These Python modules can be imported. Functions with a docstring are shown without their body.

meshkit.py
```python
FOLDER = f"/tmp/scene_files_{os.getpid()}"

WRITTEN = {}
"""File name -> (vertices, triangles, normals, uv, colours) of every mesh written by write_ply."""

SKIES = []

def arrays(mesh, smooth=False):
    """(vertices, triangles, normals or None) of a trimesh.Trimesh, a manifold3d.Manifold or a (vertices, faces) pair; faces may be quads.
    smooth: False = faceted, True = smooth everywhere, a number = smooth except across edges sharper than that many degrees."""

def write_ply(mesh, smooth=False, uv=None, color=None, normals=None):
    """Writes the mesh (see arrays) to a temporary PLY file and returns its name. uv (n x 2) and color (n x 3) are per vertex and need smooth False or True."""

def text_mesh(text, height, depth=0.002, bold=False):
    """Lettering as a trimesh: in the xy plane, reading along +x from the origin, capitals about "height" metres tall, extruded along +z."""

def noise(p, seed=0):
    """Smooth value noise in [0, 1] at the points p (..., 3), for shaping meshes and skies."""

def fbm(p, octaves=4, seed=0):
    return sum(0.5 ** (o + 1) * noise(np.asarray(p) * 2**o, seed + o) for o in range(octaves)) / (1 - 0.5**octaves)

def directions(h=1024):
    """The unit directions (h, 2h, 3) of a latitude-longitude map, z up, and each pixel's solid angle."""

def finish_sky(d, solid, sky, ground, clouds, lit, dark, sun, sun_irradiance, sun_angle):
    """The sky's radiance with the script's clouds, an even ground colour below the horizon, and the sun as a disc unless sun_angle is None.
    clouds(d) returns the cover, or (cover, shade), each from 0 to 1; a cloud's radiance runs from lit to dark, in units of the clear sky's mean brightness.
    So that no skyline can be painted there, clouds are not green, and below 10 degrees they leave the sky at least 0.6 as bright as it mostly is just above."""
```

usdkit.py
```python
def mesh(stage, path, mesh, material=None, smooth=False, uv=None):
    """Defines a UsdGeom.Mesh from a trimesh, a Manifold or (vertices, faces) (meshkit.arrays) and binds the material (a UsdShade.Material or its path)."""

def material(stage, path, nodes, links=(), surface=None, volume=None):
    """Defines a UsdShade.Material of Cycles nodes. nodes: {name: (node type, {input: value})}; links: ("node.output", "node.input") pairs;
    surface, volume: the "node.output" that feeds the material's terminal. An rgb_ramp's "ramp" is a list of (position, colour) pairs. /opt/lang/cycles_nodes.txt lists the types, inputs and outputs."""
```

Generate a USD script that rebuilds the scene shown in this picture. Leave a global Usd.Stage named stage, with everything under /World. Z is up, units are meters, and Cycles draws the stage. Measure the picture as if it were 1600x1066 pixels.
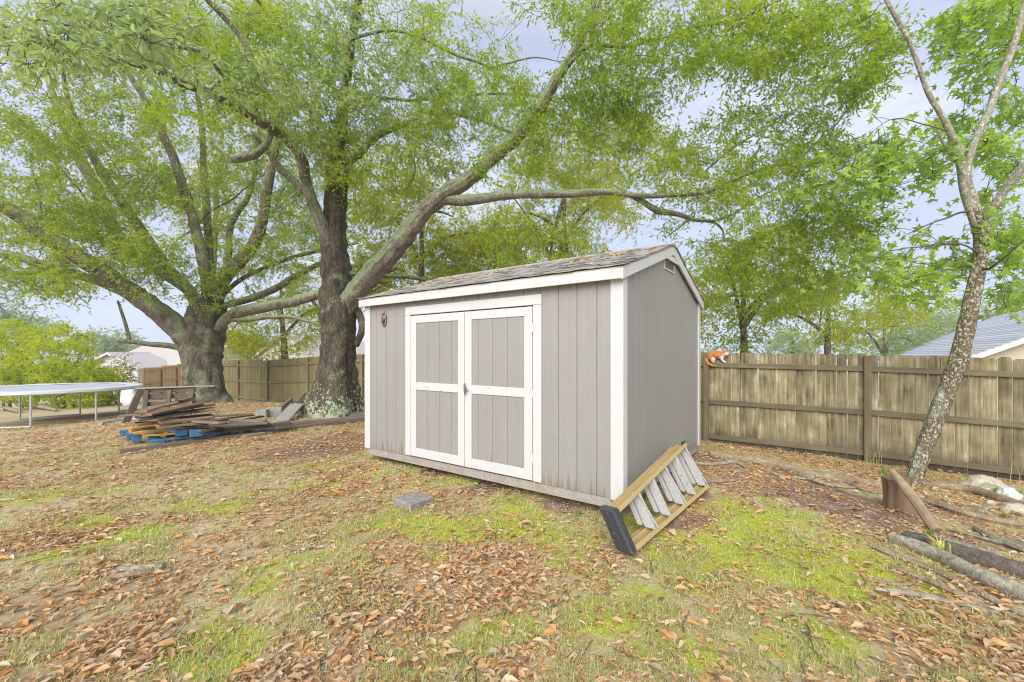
import math, random
import numpy as np, trimesh, usdkit, meshkit
from scipy.interpolate import RBFInterpolator, CubicSpline
from scipy.spatial import cKDTree, ConvexHull
from pxr import Usd, UsdGeom, UsdLux, UsdShade, Gf, Sdf, Vt

stage = Usd.Stage.CreateInMemory()
UsdGeom.SetStageUpAxis(stage, UsdGeom.Tokens.z)
UsdGeom.SetStageMetersPerUnit(stage, 1.0)
UsdGeom.Xform.Define(stage, '/World')
UsdGeom.Scope.Define(stage, '/World/Looks')

# ------------------------------------------------------------ camera, sky, sun, exposure
F, CX, Y0, H = 663.0, 800.0, 554.4, 1.45        # lens and eye height, in pixels of the 1600 px wide photograph and metres
EXPOSURE = 1.42
HAZE = 0.0013
SUN_AZ, SUN_EL = math.atan2(-0.30, -0.95), math.radians(35)
cam = UsdGeom.Camera.Define(stage, '/World/camera')
cam.AddTranslateOp().Set(Gf.Vec3d(0, 0, H)); cam.AddRotateXOp().Set(90)
cam.CreateHorizontalApertureAttr(36.0); cam.CreateVerticalApertureAttr(36.0 * 682 / 1024)
cam.CreateFocalLengthAttr(36.0 * F / 1600); cam.CreateVerticalApertureOffsetAttr((Y0 - 533) * 36.0 / 1600)
cam.CreateClippingRangeAttr(Gf.Vec2f(0.05, 3000)); cam.CreateExposureAttr(EXPOSURE)

sun = UsdLux.DistantLight.Define(stage, '/World/sun')
sun.CreateIntensityAttr(0.4); sun.CreateAngleAttr(50.0); sun.CreateNormalizeAttr(True); sun.CreateColorAttr(Gf.Vec3f(1.0, 0.965, 0.90))
sun.AddRotateZOp().Set(-math.degrees(SUN_AZ)); sun.AddRotateXOp().Set(-(90 - math.degrees(SUN_EL)))

def mat(name, nodes, links=(), surface='p.BSDF', volume=None):
    return usdkit.material(stage, '/World/Looks/' + name, nodes, list(links), surface=surface, volume=volume)

dome = UsdLux.DomeLight.Define(stage, '/World/sky')
skym = mat('sky_look', {
    'sky': ('sky_texture', {'sky_type': 'single_scattering', 'sun_disc': False, 'sun_elevation': SUN_EL, 'sun_rotation': SUN_AZ, 'aerosol_density': 1.0}),
    'tc': ('texture_coordinate', {}),
    'mp': ('mapping', {'scale': (1.0, 1.0, 2.2)}),
    'n': ('noise_texture', {'scale': 3.2, 'detail': 5.0, 'roughness': 0.55}),
    'r': ('rgb_ramp', {'ramp': [(0.34, (0.62,) * 3), (0.66, (1.0,) * 3)]}),
    'r2': ('rgb_ramp', {'ramp': [(0.38, (4.45, 4.9, 6.6)), (0.54, (5.0, 5.35, 6.8)), (0.68, (6.5, 6.6, 7.1))]}),
    'n2': ('noise_texture', {'scale': 2.1, 'detail': 6.0, 'roughness': 0.6, 'distortion': 0.5}),
    'mix': ('mix', {}),
    'bg': ('background_shader', {'strength': 0.06})},
    [('tc.generated', 'mp.vector'), ('mp.vector', 'n.vector'), ('n.fac', 'r.fac'), ('r.color', 'mix.fac'), ('sky.color', 'mix.color1'), ('mp.vector', 'n2.vector'), ('n2.fac', 'r2.fac'), ('r2.color', 'mix.color2'), ('mix.color', 'bg.color')],
    surface='bg.background')
UsdShade.MaterialBindingAPI.Apply(dome.GetPrim()).Bind(skym)
dome.GetPrim().SetCustomDataByKey('kind', 'structure')

# ------------------------------------------------------------ helpers
used = {}
def numbered(path):
    n = used.get(path, -1) + 1; used[path] = n
    return path if n == 0 else f'{path}_{n:03d}'
def tag(prim, label=None, cat=None, group=None, kind=None):
    p = prim.GetPrim()
    for k, v in (('label', label), ('category', cat), ('group', group), ('kind', kind)):
        if v: p.SetCustomDataByKey(k, v)
    return prim
def setm(prim, M):
    if M is not None: UsdGeom.Xformable(prim).AddTransformOp().Set(Gf.Matrix4d(*[float(x) for x in np.asarray(M).T.ravel()]))
def thing(name, label=None, cat=None, group=None, kind=None, M=None):
    x = UsdGeom.Xform.Define(stage, numbered('/World/' + name)); setm(x, M)
    return tag(x, label, cat, group, kind)
def part(parent, name, m, material, M=None, label=None, kind=None, smooth=False, cat=None, group=None, tint=None, islands=None):
    base = '/World' if parent is None else str(parent.GetPath())
    p = usdkit.mesh(stage, numbered(base + '/' + name), m, material, smooth=smooth); setm(p, M)
    if islands is not None:              # a random tone for every leaf, shingle or blade: so many vertices each
        nv = len(m[0]); cnt = np.full(nv // islands, islands) if np.ndim(islands) == 0 else np.asarray(islands)
        tint = np.repeat(np.random.default_rng(nv).uniform(0, 1, (len(cnt), 3)), cnt, 0)
    if tint is not None:
        UsdGeom.PrimvarsAPI(p).CreatePrimvar('tint', Sdf.ValueTypeNames.Color3fArray, 'vertex').Set(Vt.Vec3fArray.FromNumpy(np.asarray(tint, np.float32)))
    return tag(p, label, cat, group, kind)
def join(ms):
    V, Fs, n = [], [], 0
    for m in ms:
        v, f = (m.vertices, m.faces) if hasattr(m, 'faces') else m
        v, f = np.asarray(v, float), np.asarray(f, int)
        if f.shape[1] == 4: f = np.vstack([f[:, [0, 1, 2]], f[:, [0, 2, 3]]])
        V.append(v); Fs.append(f + n); n += len(v)
    return np.vstack(V), np.vstack(Fs)
def frame(o, ex, ey=None, ez=None):
    """4 x 4 with the x axis along ex and z as near to ez as it gets."""
    ex = np.asarray(ex, float); ex = ex / np.linalg.norm(ex)
    ez = np.asarray((0, 0, 1.0) if ez is None else ez, float)
    ey = np.cross(ez, ex); ey /= np.linalg.norm(ey); ez = np.cross(ex, ey)
    M = np.eye(4); M[:3, 0], M[:3, 1], M[:3, 2], M[:3, 3] = ex, ey, ez, o
    return M
def apply(M, m):
    v, f = (m.vertices, m.faces) if hasattr(m, 'faces') else m
    return np.asarray(v) @ M[:3, :3].T + M[:3, 3], f
def hull(pts):
    h = ConvexHull(np.asarray(pts, float)); f = h.simplices.copy(); v = h.points
    c = v[h.vertices].mean(0); n = np.cross(v[f[:, 1]] - v[f[:, 0]], v[f[:, 2]] - v[f[:, 0]])
    flip = (n * (v[f[:, 0]] - c)).sum(1) < 0; f[flip] = f[flip][:, ::-1]
    m = trimesh.Trimesh(v, f, process=False); m.remove_unreferenced_vertices(); return np.array(m.vertices), np.array(m.faces)
def box(x0, x1, y0, y1, z0, z1, c=0.0):
    """A box with chamfered edges."""
    xs, ys, zs = (x0, x1), (y0, y1), (z0, z1)
    if c <= 0:
        m = trimesh.creation.box((x1 - x0, y1 - y0, z1 - z0)); m.apply_translation(((x0 + x1) / 2, (y0 + y1) / 2, (z0 + z1) / 2)); return np.array(m.vertices), np.array(m.faces)
    P = []
    for i in (0, 1):
        for j in (0, 1):
            for k in (0, 1):
                p = np.array([xs[i], ys[j], zs[k]]); d = np.array([1 - 2 * i, 1 - 2 * j, 1 - 2 * k]) * c
                P += [p + d * (0, 1, 1), p + d * (1, 0, 1), p + d * (1, 1, 0)]
    return hull(P)
def prism(poly, h0, h1, axis='z'):
    """A polygon (convex or not) given in 2-D, extruded along an axis."""
    from shapely.geometry import Polygon
    m = trimesh.creation.extrude_polygon(Polygon(poly), h1 - h0, engine='earcut'); v = np.array(m.vertices); v[:, 2] += h0
    if axis == 'y': v = v[:, [0, 2, 1]]; return v, np.array(m.faces)[:, ::-1]
    if axis == 'x': v = v[:, [2, 0, 1]]
    return v, np.array(m.faces)
def spline(pts, step=0.08):
    pts = np.asarray(pts, float); t = np.r_[0, np.cumsum(np.linalg.norm(np.diff(pts[:, :3], axis=0), axis=1))]
    n = max(3, int(t[-1] / step) + 1); s = np.linspace(0, t[-1], n)
    if len(pts) == 2: return pts[0] + (pts[1] - pts[0]) * (s / t[-1])[:, None]
    out = CubicSpline(t, pts, bc_type='natural')(s)
    if pts.shape[1] > 3: out[:, 3] = np.interp(s, t, pts[:, 3])
    return out
def tube(p, r, sides=8, cap=True, rough=0.0, seed=0, lobes=None, freq=5.0):
    """A tapering limb along the points p with radii r; rough displaces its bark."""
    p = np.asarray(p, float); r = np.broadcast_to(np.asarray(r, float), (len(p),))
    t = np.gradient(p, axis=0); t /= np.linalg.norm(t, axis=1, keepdims=True) + 1e-12
    a = np.cross(t[0], (0, 0, 1.0) if abs(t[0, 2]) < 0.9 else (1.0, 0, 0)); a /= np.linalg.norm(a)
    A = [a]
    for k in range(1, len(p)):
        a = A[-1] - t[k] * (A[-1] @ t[k]); A.append(a / (np.linalg.norm(a) + 1e-12))
    A = np.array(A); B = np.cross(t, A); ang = np.arange(sides) * 2 * np.pi / sides
    rad = np.repeat(r[:, None], sides, 1)
    if lobes is not None: rad = rad * lobes(np.linspace(0, 1, len(p))[:, None], ang[None])
    dirs = np.cos(ang)[None, :, None] * A[:, None] + np.sin(ang)[None, :, None] * B[:, None]
    v = p[:, None] + rad[..., None] * dirs
    if rough:
        q = v * freq
        d = (meshkit.fbm(q, 3, seed) - 0.5) * 2 * rough * np.minimum(rad / 0.2, 1.0)
        ridge = np.sin(ang * int(sides / 3.2))[None] * 0.25 * rough * np.minimum(rad / 0.2, 1.0) * (meshkit.noise(v * 2.2, seed + 5) + 0.3)
        v = v + (d + ridge)[..., None] * dirs
    n = len(p); i, j = np.meshgrid(np.arange(n - 1), np.arange(sides), indexing='ij')
    q = np.stack([i * sides + j, i * sides + (j + 1) % sides, (i + 1) * sides + (j + 1) % sides, (i + 1) * sides + j], -1).reshape(-1, 4)
    f = np.vstack([q[:, [0, 1, 2]], q[:, [0, 2, 3]]]); v = v.reshape(-1, 3)
    if cap:
        k = len(v); v = np.vstack([v, p[0], p[-1]]); j = np.arange(sides); e = (n - 1) * sides
        f = np.vstack([f, np.stack([np.full(sides, k), (j + 1) % sides, j], 1), np.stack([np.full(sides, k + 1), e + j, e + (j + 1) % sides], 1)])
    return v, f

# ------------------------------------------------------------ terrain
CTRL = np.array([(0, 0, 0), (-3, 2, 0), (3, 2, -.01), (-6, 3, -.03), (.9, 3.4, -.02), (-2, 5.6, .0), (2.7, 6.0, .05), (-4, 8, 0), (-4.1, 10.2, -.02), (-6.1, 6.6, -.07),
    (-10.4, 14.1, -.1), (-12.4, 10.9, -.39), (-11.7, 12.2, -.42), (-15, 14.7, -.6), (-16, 12, -.52), (-5.4, 15.5, -.33), (-7.9, 16.4, -.43), (-10.1, 17.6, -.5), (-12.4, 19.3, -.62),
    (-21, 24, -1.16), (3.76, 8.31, -.25), (5.84, 6.98, -.32), (7.5, 6.1, -.36), (5.3, 5.6, -.26), (3.3, 3.2, -.06), (4.2, 4.4, -.14), (6, 3, -.2), (9, 3, -.35), (0, 10, -.1), (2, 8, -.1),
    (10, 8, -.6), (17, 15, -1.2), (0, 30, -1.3), (-30, 40, -2.3), (30, 40, -2.2), (-40, 5, -2.0), (40, 5, -2.0), (0, -12, .1), (-15, -6, -.2), (15, -6, -.3), (0, 70, -2.5), (-70, 60, -3), (70, 60, -3)], float)
_rbf = RBFInterpolator(CTRL[:, :2], CTRL[:, 2], kernel='linear', smoothing=0.02)
def hz(x, y, bumps=True):
    x, y = np.asarray(x, float), np.asarray(y, float); sh = np.broadcast(x, y).shape
    q = np.stack([np.broadcast_to(x, sh).ravel(), np.broadcast_to(y, sh).ravel()], 1)
    r = np.hypot(q[:, 0], q[:, 1]); k = np.minimum(1, 75 / np.maximum(r, 1e-6))
    z = _rbf(q * k[:, None])
    if bumps:
        p3 = np.c_[q, np.zeros(len(q))]
        z = z + (meshkit.fbm(p3 * 1.3, 3, 3) - 0.5) * 0.05 * np.clip((60 - r) / 50, 0, 1) + (meshkit.fbm(p3 * 9, 2, 8) - 0.5) * 0.016 * np.clip((14 - r) / 6, 0, 1)
    return z.reshape(sh)
def at(px, py, Y):                      # the point at distance Y that the photograph shows at a pixel
    return np.array([(px - CX) / F * Y, Y, H + (Y0 - py) / F * Y])
def atz(px, py, z):                     # the point of height z there
    return at(px, py, F * (H - z) / (py - Y0))
def atg(px, py, up=0.0):                # the point of the ground there
    z = -0.1
    for _ in range(12):
        p = atz(px, py, z + up); z = 0.5 * z + 0.5 * float(hz(p[0], p[1]))
    p = atz(px, py, z + up); return p
# ------------------------------------------------------------ materials
def bark(name, dark, light, moss=None, spots=None, scale=7.0, moss_amt=0.6, tall=None, crack=0.75, stretch=(1, 1, 0.35), spot_scale=16.0, spot_cut=(0.56, 0.6)):
    """Fissured bark; moss grows on what faces up, lichen in spots (below the height `tall` only, if given)."""
    n = {'g': ('geometry', {}), 'm': ('mapping', {'scale': stretch}), 'n1': ('noise_texture', {'scale': scale, 'detail': 6.0, 'roughness': 0.65}),
         'v': ('voronoi_texture', {'scale': scale * 3.2, 'feature': 'distance_to_edge'}), 'r1': ('rgb_ramp', {'ramp': [(0.3, dark), (0.7, light)]}),
         'vr': ('rgb_ramp', {'ramp': [(0.0, (0.45,) * 3), (0.22, (1,) * 3)]}), 'mul': ('mix', {'mix_type': 'multiply', 'fac': crack}),
         'ha': ('math', {'math_type': 'multiply_add', 'value2': crack * .95}), 'bump': ('bump', {'strength': 0.75, 'distance': 0.03}), 'p': ('principled_bsdf', {'roughness': 0.88, 'specular_ior_level': 0.25})}
    l = [('g.position', 'm.vector'), ('m.vector', 'n1.vector'), ('m.vector', 'v.vector'), ('n1.fac', 'r1.fac'), ('v.distance', 'vr.fac'), ('r1.color', 'mul.color1'), ('vr.color', 'mul.color2'),
         ('vr.color', 'ha.value1'), ('n1.fac', 'ha.value3'), ('ha.value', 'bump.height'), ('bump.normal', 'p.normal')]
    out = 'mul.color'
    if moss:
        n |= {'sn': ('separate_xyz', {}), 'n2': ('noise_texture', {'scale': 2.6, 'detail': 7.0, 'roughness': 0.7}), 'ma': ('math', {'math_type': 'multiply_add', 'value2': 0.42}),
              'mr': ('rgb_ramp', {'ramp': [(0.72 - 0.3 * moss_amt, (0,) * 3), (0.86 - 0.3 * moss_amt, (1,) * 3)]}), 'n3': ('noise_texture', {'scale': 24.0, 'detail': 5.0}),
              'mc': ('rgb_ramp', {'ramp': [(0.35, tuple(0.55 * x for x in moss)), (0.65, tuple(1.12 * x for x in moss))]}), 'mm': ('mix', {})}
        l += [('g.normal', 'sn.vector'), ('sn.z', 'ma.value1'), ('g.position', 'n2.vector'), ('n2.fac', 'ma.value3'), ('ma.value', 'mr.fac'), ('g.position', 'n3.vector'), ('n3.fac', 'mc.fac'),
              ('mr.color', 'mm.fac'), (out, 'mm.color1'), ('mc.color', 'mm.color2')]
        out = 'mm.color'
    if spots:
        n |= {'n4': ('noise_texture', {'scale': spot_scale, 'detail': 4.0, 'roughness': 0.6}), 'sr': ('rgb_ramp', {'ramp': [(spot_cut[0], (0,) * 3), (spot_cut[1], (1,) * 3)]}), 'ms': ('mix', {'color2': spots})}
        l += [('g.position', 'n4.vector'), (out, 'ms.color1')]
        if tall:
            n |= {'sp': ('separate_xyz', {}), 'hr': ('map_range', {'from_min': tall[0], 'from_max': tall[1], 'to_min': 0.10, 'to_max': -0.22, 'clamp': True}), 'ad': ('math', {'math_type': 'add'})}
            l += [('g.position', 'sp.vector'), ('sp.z', 'hr.value'), ('n4.fac', 'ad.value1'), ('hr.result', 'ad.value2'), ('ad.value', 'sr.fac'), ('sr.color', 'ms.fac')]
        else: l += [('n4.fac', 'sr.fac'), ('sr.color', 'ms.fac')]
        out = 'ms.color'
    return mat(name, n, l + [(out, 'p.base_color')])
def wood(name, cols, grain=(28, 28, 1.6), rough=0.8, use='object', bump=0.5, vary=0.35, low=None, sheen=0.3, blotch=2.2, span=(0.28, 0.72)):
    """Sawn timber with grain along one axis; tone differs from piece to piece."""
    n = {'tc': ('texture_coordinate', {}), 'g': ('geometry', {}), 'oi': ('object_info', {}), 'of': ('vector_math', {'math_type': 'scale'}), 'co': ('combine_xyz', {}), 'o7': ('math', {'math_type': 'multiply', 'value2': 37.0}), 'va': ('vector_math', {'math_type': 'add'}),
         'm': ('mapping', {'scale': grain}), 'n1': ('noise_texture', {'scale': 1.0, 'detail': 5.0, 'roughness': 0.6, 'distortion': 0.4}), 'n2': ('noise_texture', {'scale': blotch, 'detail': 4.0}),
         'mx': ('mix', {'fac': 0.45}), 'r': ('rgb_ramp', {'ramp': [(span[0] + (span[1] - span[0]) * k / (len(cols) - 1), c) for k, c in enumerate(cols)]}),
         'mr': ('map_range', {'to_min': 1 - vary, 'to_max': 1 + vary * 0.75}), 'hs': ('hsv', {}), 'b': ('bump', {'strength': bump, 'distance': 0.004}), 'p': ('principled_bsdf', {'roughness': rough, 'specular_ior_level': sheen})}
    src = 'tc.object' if use == 'object' else 'g.position'
    l = [('oi.random', 'o7.value1'), ('o7.value', 'co.x'), ('o7.value', 'co.y'), ('o7.value', 'co.z'), (src, 'va.vector1'), ('co.vector', 'va.vector2'), ('va.vector', 'm.vector'), ('m.vector', 'n1.vector'), ('va.vector', 'n2.vector'),
         ('n1.color', 'mx.color1'), ('n2.color', 'mx.color2'), ('mx.color', 'r.fac'), ('oi.random', 'mr.value'), ('mr.result', 'hs.value'), ('r.color', 'hs.color'), ('n1.fac', 'b.height'), ('b.normal', 'p.normal')]
    del n['of']
    out = 'hs.color'
    if low:                             # damp stain near the ground, with a ragged upper edge
        n |= {'sp': ('separate_xyz', {}), 'nn': ('noise_texture', {'scale': 5.0, 'detail': 4.0}), 'aa': ('math', {'math_type': 'multiply_add', 'value2': 0.16}), 'lr': ('map_range', {'from_min': low[0], 'from_max': low[1], 'to_min': 1, 'to_max': 0, 'clamp': True}), 'lm': ('mix', {'color2': low[2]})}
        l += [('g.position', 'sp.vector'), ('g.position', 'nn.vector'), ('nn.fac', 'aa.value1'), ('sp.z', 'aa.value3'), ('aa.value', 'lr.value'), ('lr.result', 'lm.fac'), (out, 'lm.color1')]
        out = 'lm.color'
    return mat(name, n, l + [(out, 'p.base_color')])
def leaf(name, cols, trans=0.45, rough=0.42, clump=0.55, tcols=None, spec=0.5, rnd=0.55, drift=1.15):
    """Leaves: every leaf has a tone of its own and clumps drift in hue; light passes through them."""
    n = {'g': ('geometry', {}), 'at': ('attribute', {'attribute': 'tint'}), 'sc': ('separate_color', {}), 'n': ('noise_texture', {'scale': clump, 'detail': 3.0}), 'a': ('math', {'math_type': 'multiply', 'value2': rnd}), 'b': ('math', {'math_type': 'multiply_add', 'value2': drift}), 'c': ('math', {'math_type': 'subtract', 'value2': (rnd + drift - 1) / 2}),
         'r': ('rgb_ramp', {'ramp': [(k / (len(cols) - 1), c) for k, c in enumerate(cols)]}), 'h': ('hsv', {'saturation': 1.2, 'value': 1.55}),
         'p': ('principled_bsdf', {'roughness': rough, 'specular_ior_level': spec}), 't': ('translucent_bsdf', {}), 'm': ('mix_closure', {'fac': trans})}
    return mat(name, n, [('g.position', 'n.vector'), ('at.color', 'sc.color'), ('sc.r', 'a.value1'), ('n.fac', 'b.value1'), ('a.value', 'b.value3'), ('b.value', 'c.value1'), ('c.value', 'r.fac'),
                         ('r.color', 'p.base_color'), ('r.color', 'h.color'), ('h.color', 't.color'), ('p.BSDF', 'm.closure1'), ('t.BSDF', 'm.closure2')], surface='m.closure')
def paint(name, col, rough=0.55, dirt=None, dirt_cut=(0.62, 0.75), scale=6.0, bump=0.15, fine=60.0, stretch=(1, 1, 1), vary=0.06):
    n = {'g': ('geometry', {}), 'm': ('mapping', {'scale': stretch}), 'n': ('noise_texture', {'scale': scale, 'detail': 7.0, 'roughness': 0.7}), 'f': ('noise_texture', {'scale': fine, 'detail': 3.0}), 'r': ('rgb_ramp', {'ramp': [(dirt_cut[0], (0,) * 3), (dirt_cut[1], (1,) * 3)]}),
         'v': ('rgb_ramp', {'ramp': [(0.3, tuple(c * (1 - vary) for c in col)), (0.7, tuple(min(1, c * (1 + vary)) for c in col))]}), 'x': ('mix', {'color2': dirt or col}), 'b': ('bump', {'strength': bump, 'distance': 0.004}), 'p': ('principled_bsdf', {'roughness': rough})}
    return mat(name, n, [('g.position', 'm.vector'), ('m.vector', 'n.vector'), ('m.vector', 'f.vector'), ('n.fac', 'r.fac'), ('f.fac', 'v.fac'), ('v.color', 'x.color1'), ('r.color', 'x.fac'), ('x.color', 'p.base_color'), ('f.fac', 'b.height'), ('b.normal', 'p.normal')])

# ------------------------------------------------------------ ground cover masks (world coordinates)
def blobs(lst):
    return [(*atg(a, b)[:2], r, s) for a, b, r, s in lst]
MOSS = blobs([(600, 808, .35, .8), (655, 812, .3, .8), (745, 822, .4, .9), (800, 800, .45, .8), (855, 835, .3, .7), (1085, 885, .5, .9), (1180, 835, .55, .9), (1260, 870, .5, .8), (1130, 800, .25, .7), (950, 960, .4, .6), (1300, 930, .45, .8), (1100, 1010, .3, .6),
              (60, 770, .5, .6), (200, 760, .4, .5), (150, 850, .3, .6), (560, 880, .25, .6), (330, 800, .3, .6), (800, 1010, .3, .6), (1240, 990, .3, .6), (1030, 820, .3, .7), (430, 900, .3, .5), (1420, 905, .25, .6)])
DIRT = blobs([(530, 694, .9, 1.0), (450, 706, .7, .8), (1295, 780, .7, 1.0), (1240, 752, .5, .9), (1370, 815, .4, .7), (110, 652, 1.2, .9), (180, 648, .8, .8), (765, 765, .35, .9), (870, 800, .25, .8), (1060, 815, .3, .9), (1090, 770, .35, .8), (690, 735, .3, .7), (1110, 720, .6, .6), (1550, 850, .5, .6), (1480, 800, .4, .6)])
LITTER = blobs([(400, 632, 2.0, 1.0), (430, 690, 1.3, .7), (250, 720, 1.0, .5), (1160, 735, .7, .9), (1200, 760, .4, .8), (1330, 735, .6, 1.0), (1480, 770, .6, .7), (1200, 705, .8, 1.0), (600, 690, .7, .6), (900, 870, .4, .5), (1350, 830, .3, .8), (1330, 980, .3, .8), (700, 780, .4, .5), (500, 780, .5, .5), (330, 880, .5, .4), (560, 1010, .3, .4), (1560, 1030, .35, .8), (800, 880, .4, .4), (640, 900, .4, .4)])
def blobsum(x, y, lst):
    s = np.zeros(np.shape(x))
    wx = x + (meshkit.noise(np.c_[x, y, 0 * x] * 2.3, 21) - .5) * .5; wy = y + (meshkit.noise(np.c_[x, y, 0 * x] * 2.3, 22) - .5) * .5
    for a, b, r, w in lst: s = np.maximum(s, w * np.exp(-(((wx - a) ** 2 + (wy - b) ** 2) / (r * r)) ** 1.5))
    return s
def nz(x, y, s, seed, octv=3): return meshkit.fbm(np.c_[x, y, 0 * x] * s, octv, seed)
def ss(a, b, x): t = np.clip((x - a) / (b - a), 0, 1); return t * t * (3 - 2 * t)
def masks(x, y):
    d = blobsum(x, y, DIRT); l = blobsum(x, y, LITTER)
    m = np.maximum(blobsum(x, y, MOSS), 0.62 * ss(.57, .70, nz(x, y, 1.9, 31))) * (1 - .8 * d) * (1 - .6 * l)
    m = m * np.clip(1.2 - np.hypot(x + 1, y - 3) / 11, 0.15, 1)
    g = ss(.36, .62, nz(x, y, 1.7, 41, 4)) * (1 - d) * (1 - .7 * l)
    l = np.clip(np.maximum(l, 0.75 * ss(.40, .70, nz(x, y, 1.5, 51, 4))) * (1 - .45 * m), 0, 1)
    return m, d, l, g
def flat(*a): return [np.asarray(x, float).ravel() for x in np.broadcast_arrays(*a)]

ground_m = mat('ground_look', {
    'g': ('geometry', {}), 'at': ('attribute', {'attribute': 'tint'}), 'sc': ('separate_color', {}),
    'n1': ('noise_texture', {'scale': 9.0, 'detail': 8.0, 'roughness': 0.72}), 'n2': ('noise_texture', {'scale': 55.0, 'detail': 6.0, 'roughness': 0.7}), 'n3': ('noise_texture', {'scale': 2.2, 'detail': 6.0, 'roughness': 0.65}),
    'straw': ('rgb_ramp', {'ramp': [(0.30, (.24, .19, .10)), (0.46, (.46, .385, .22)), (0.60, (.58, .50, .32)), (0.72, (.46, .45, .22))]}),
    'soil': ('rgb_ramp', {'ramp': [(0.3, (.15, .10, .07)), (0.55, (.30, .205, .15)), (0.72, (.44, .33, .24))]}),
    'moss': ('rgb_ramp', {'ramp': [(0.3, (.23, .26, .04)), (0.52, (.42, .46, .06)), (0.7, (.52, .53, .13))]}),
    'lit': ('rgb_ramp', {'ramp': [(0.3, (.24, .17, .09)), (0.5, (.45, .345, .20)), (0.68, (.57, .47, .31))]}),
    'a1': ('math', {'math_type': 'multiply_add', 'value2': 0.9}), 's1': ('rgb_ramp', {'ramp': [(0.70, (0,) * 3), (0.95, (1,) * 3)]}),
    'a2': ('math', {'math_type': 'multiply_add', 'value2': 0.8}), 's2': ('rgb_ramp', {'ramp': [(0.78, (0,) * 3), (0.98, (1,) * 3)]}),
    'a3': ('math', {'math_type': 'multiply_add', 'value2': 0.8}), 's3': ('rgb_ramp', {'ramp': [(0.70, (0,) * 3), (0.95, (1,) * 3)]}),
    'x1': ('mix', {}), 'x2': ('mix', {}), 'x3': ('mix', {}), 'hm': ('mix', {'fac': 0.5}), 'b': ('bump', {'strength': 0.9, 'distance': 0.03}), 'p': ('principled_bsdf', {'roughness': 0.95, 'specular_ior_level': 0.15})},
    [('at.color', 'sc.color'), ('g.position', 'n1.vector'), ('g.position', 'n2.vector'), ('g.position', 'n3.vector'), ('n1.color', 'hm.color1'), ('n2.color', 'hm.color2'),
     ('hm.color', 'straw.fac'), ('n2.fac', 'moss.fac'), ('n1.fac', 'soil.fac'), ('hm.color', 'lit.fac'),
     ('sc.b', 'a1.value1'), ('n1.fac', 'a1.value3'), ('a1.value', 's1.fac'), ('s1.color', 'x1.fac'), ('straw.color', 'x1.color1'), ('lit.color', 'x1.color2'),
     ('sc.g', 'a2.value1'), ('n1.fac', 'a2.value3'), ('a2.value', 's2.fac'), ('s2.color', 'x2.fac'), ('x1.color', 'x2.color1'), ('soil.color', 'x2.color2'),
     ('sc.r', 'a3.value1'), ('n1.fac', 'a3.value3'), ('a3.value', 's3.fac'), ('s3.color', 'x3.fac'), ('x2.color', 'x3.color1'), ('moss.color', 'x3.color2'),
     ('x3.color', 'p.base_color'), ('hm.color', 'b.height'), ('b.normal', 'p.normal')])
def axis_lines(a, b, step, far):
    mid = list(np.arange(a, b + 1e-9, step)); s = step
    while mid[-1] < far: s *= 1.22; mid.append(mid[-1] + s)
    s = step
    while mid[0] > -far: s *= 1.22; mid.insert(0, mid[0] - s)
    return np.array(mid)
gx, gy = axis_lines(-8, 8, .065, 140), axis_lines(1.2, 11, .065, 140)
GX, GY = np.meshgrid(gx, gy); gv = np.stack([GX, GY, hz(GX, GY)], -1).reshape(-1, 3)
gm, gd, gl, gg = masks(gv[:, 0], gv[:, 1])
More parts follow.
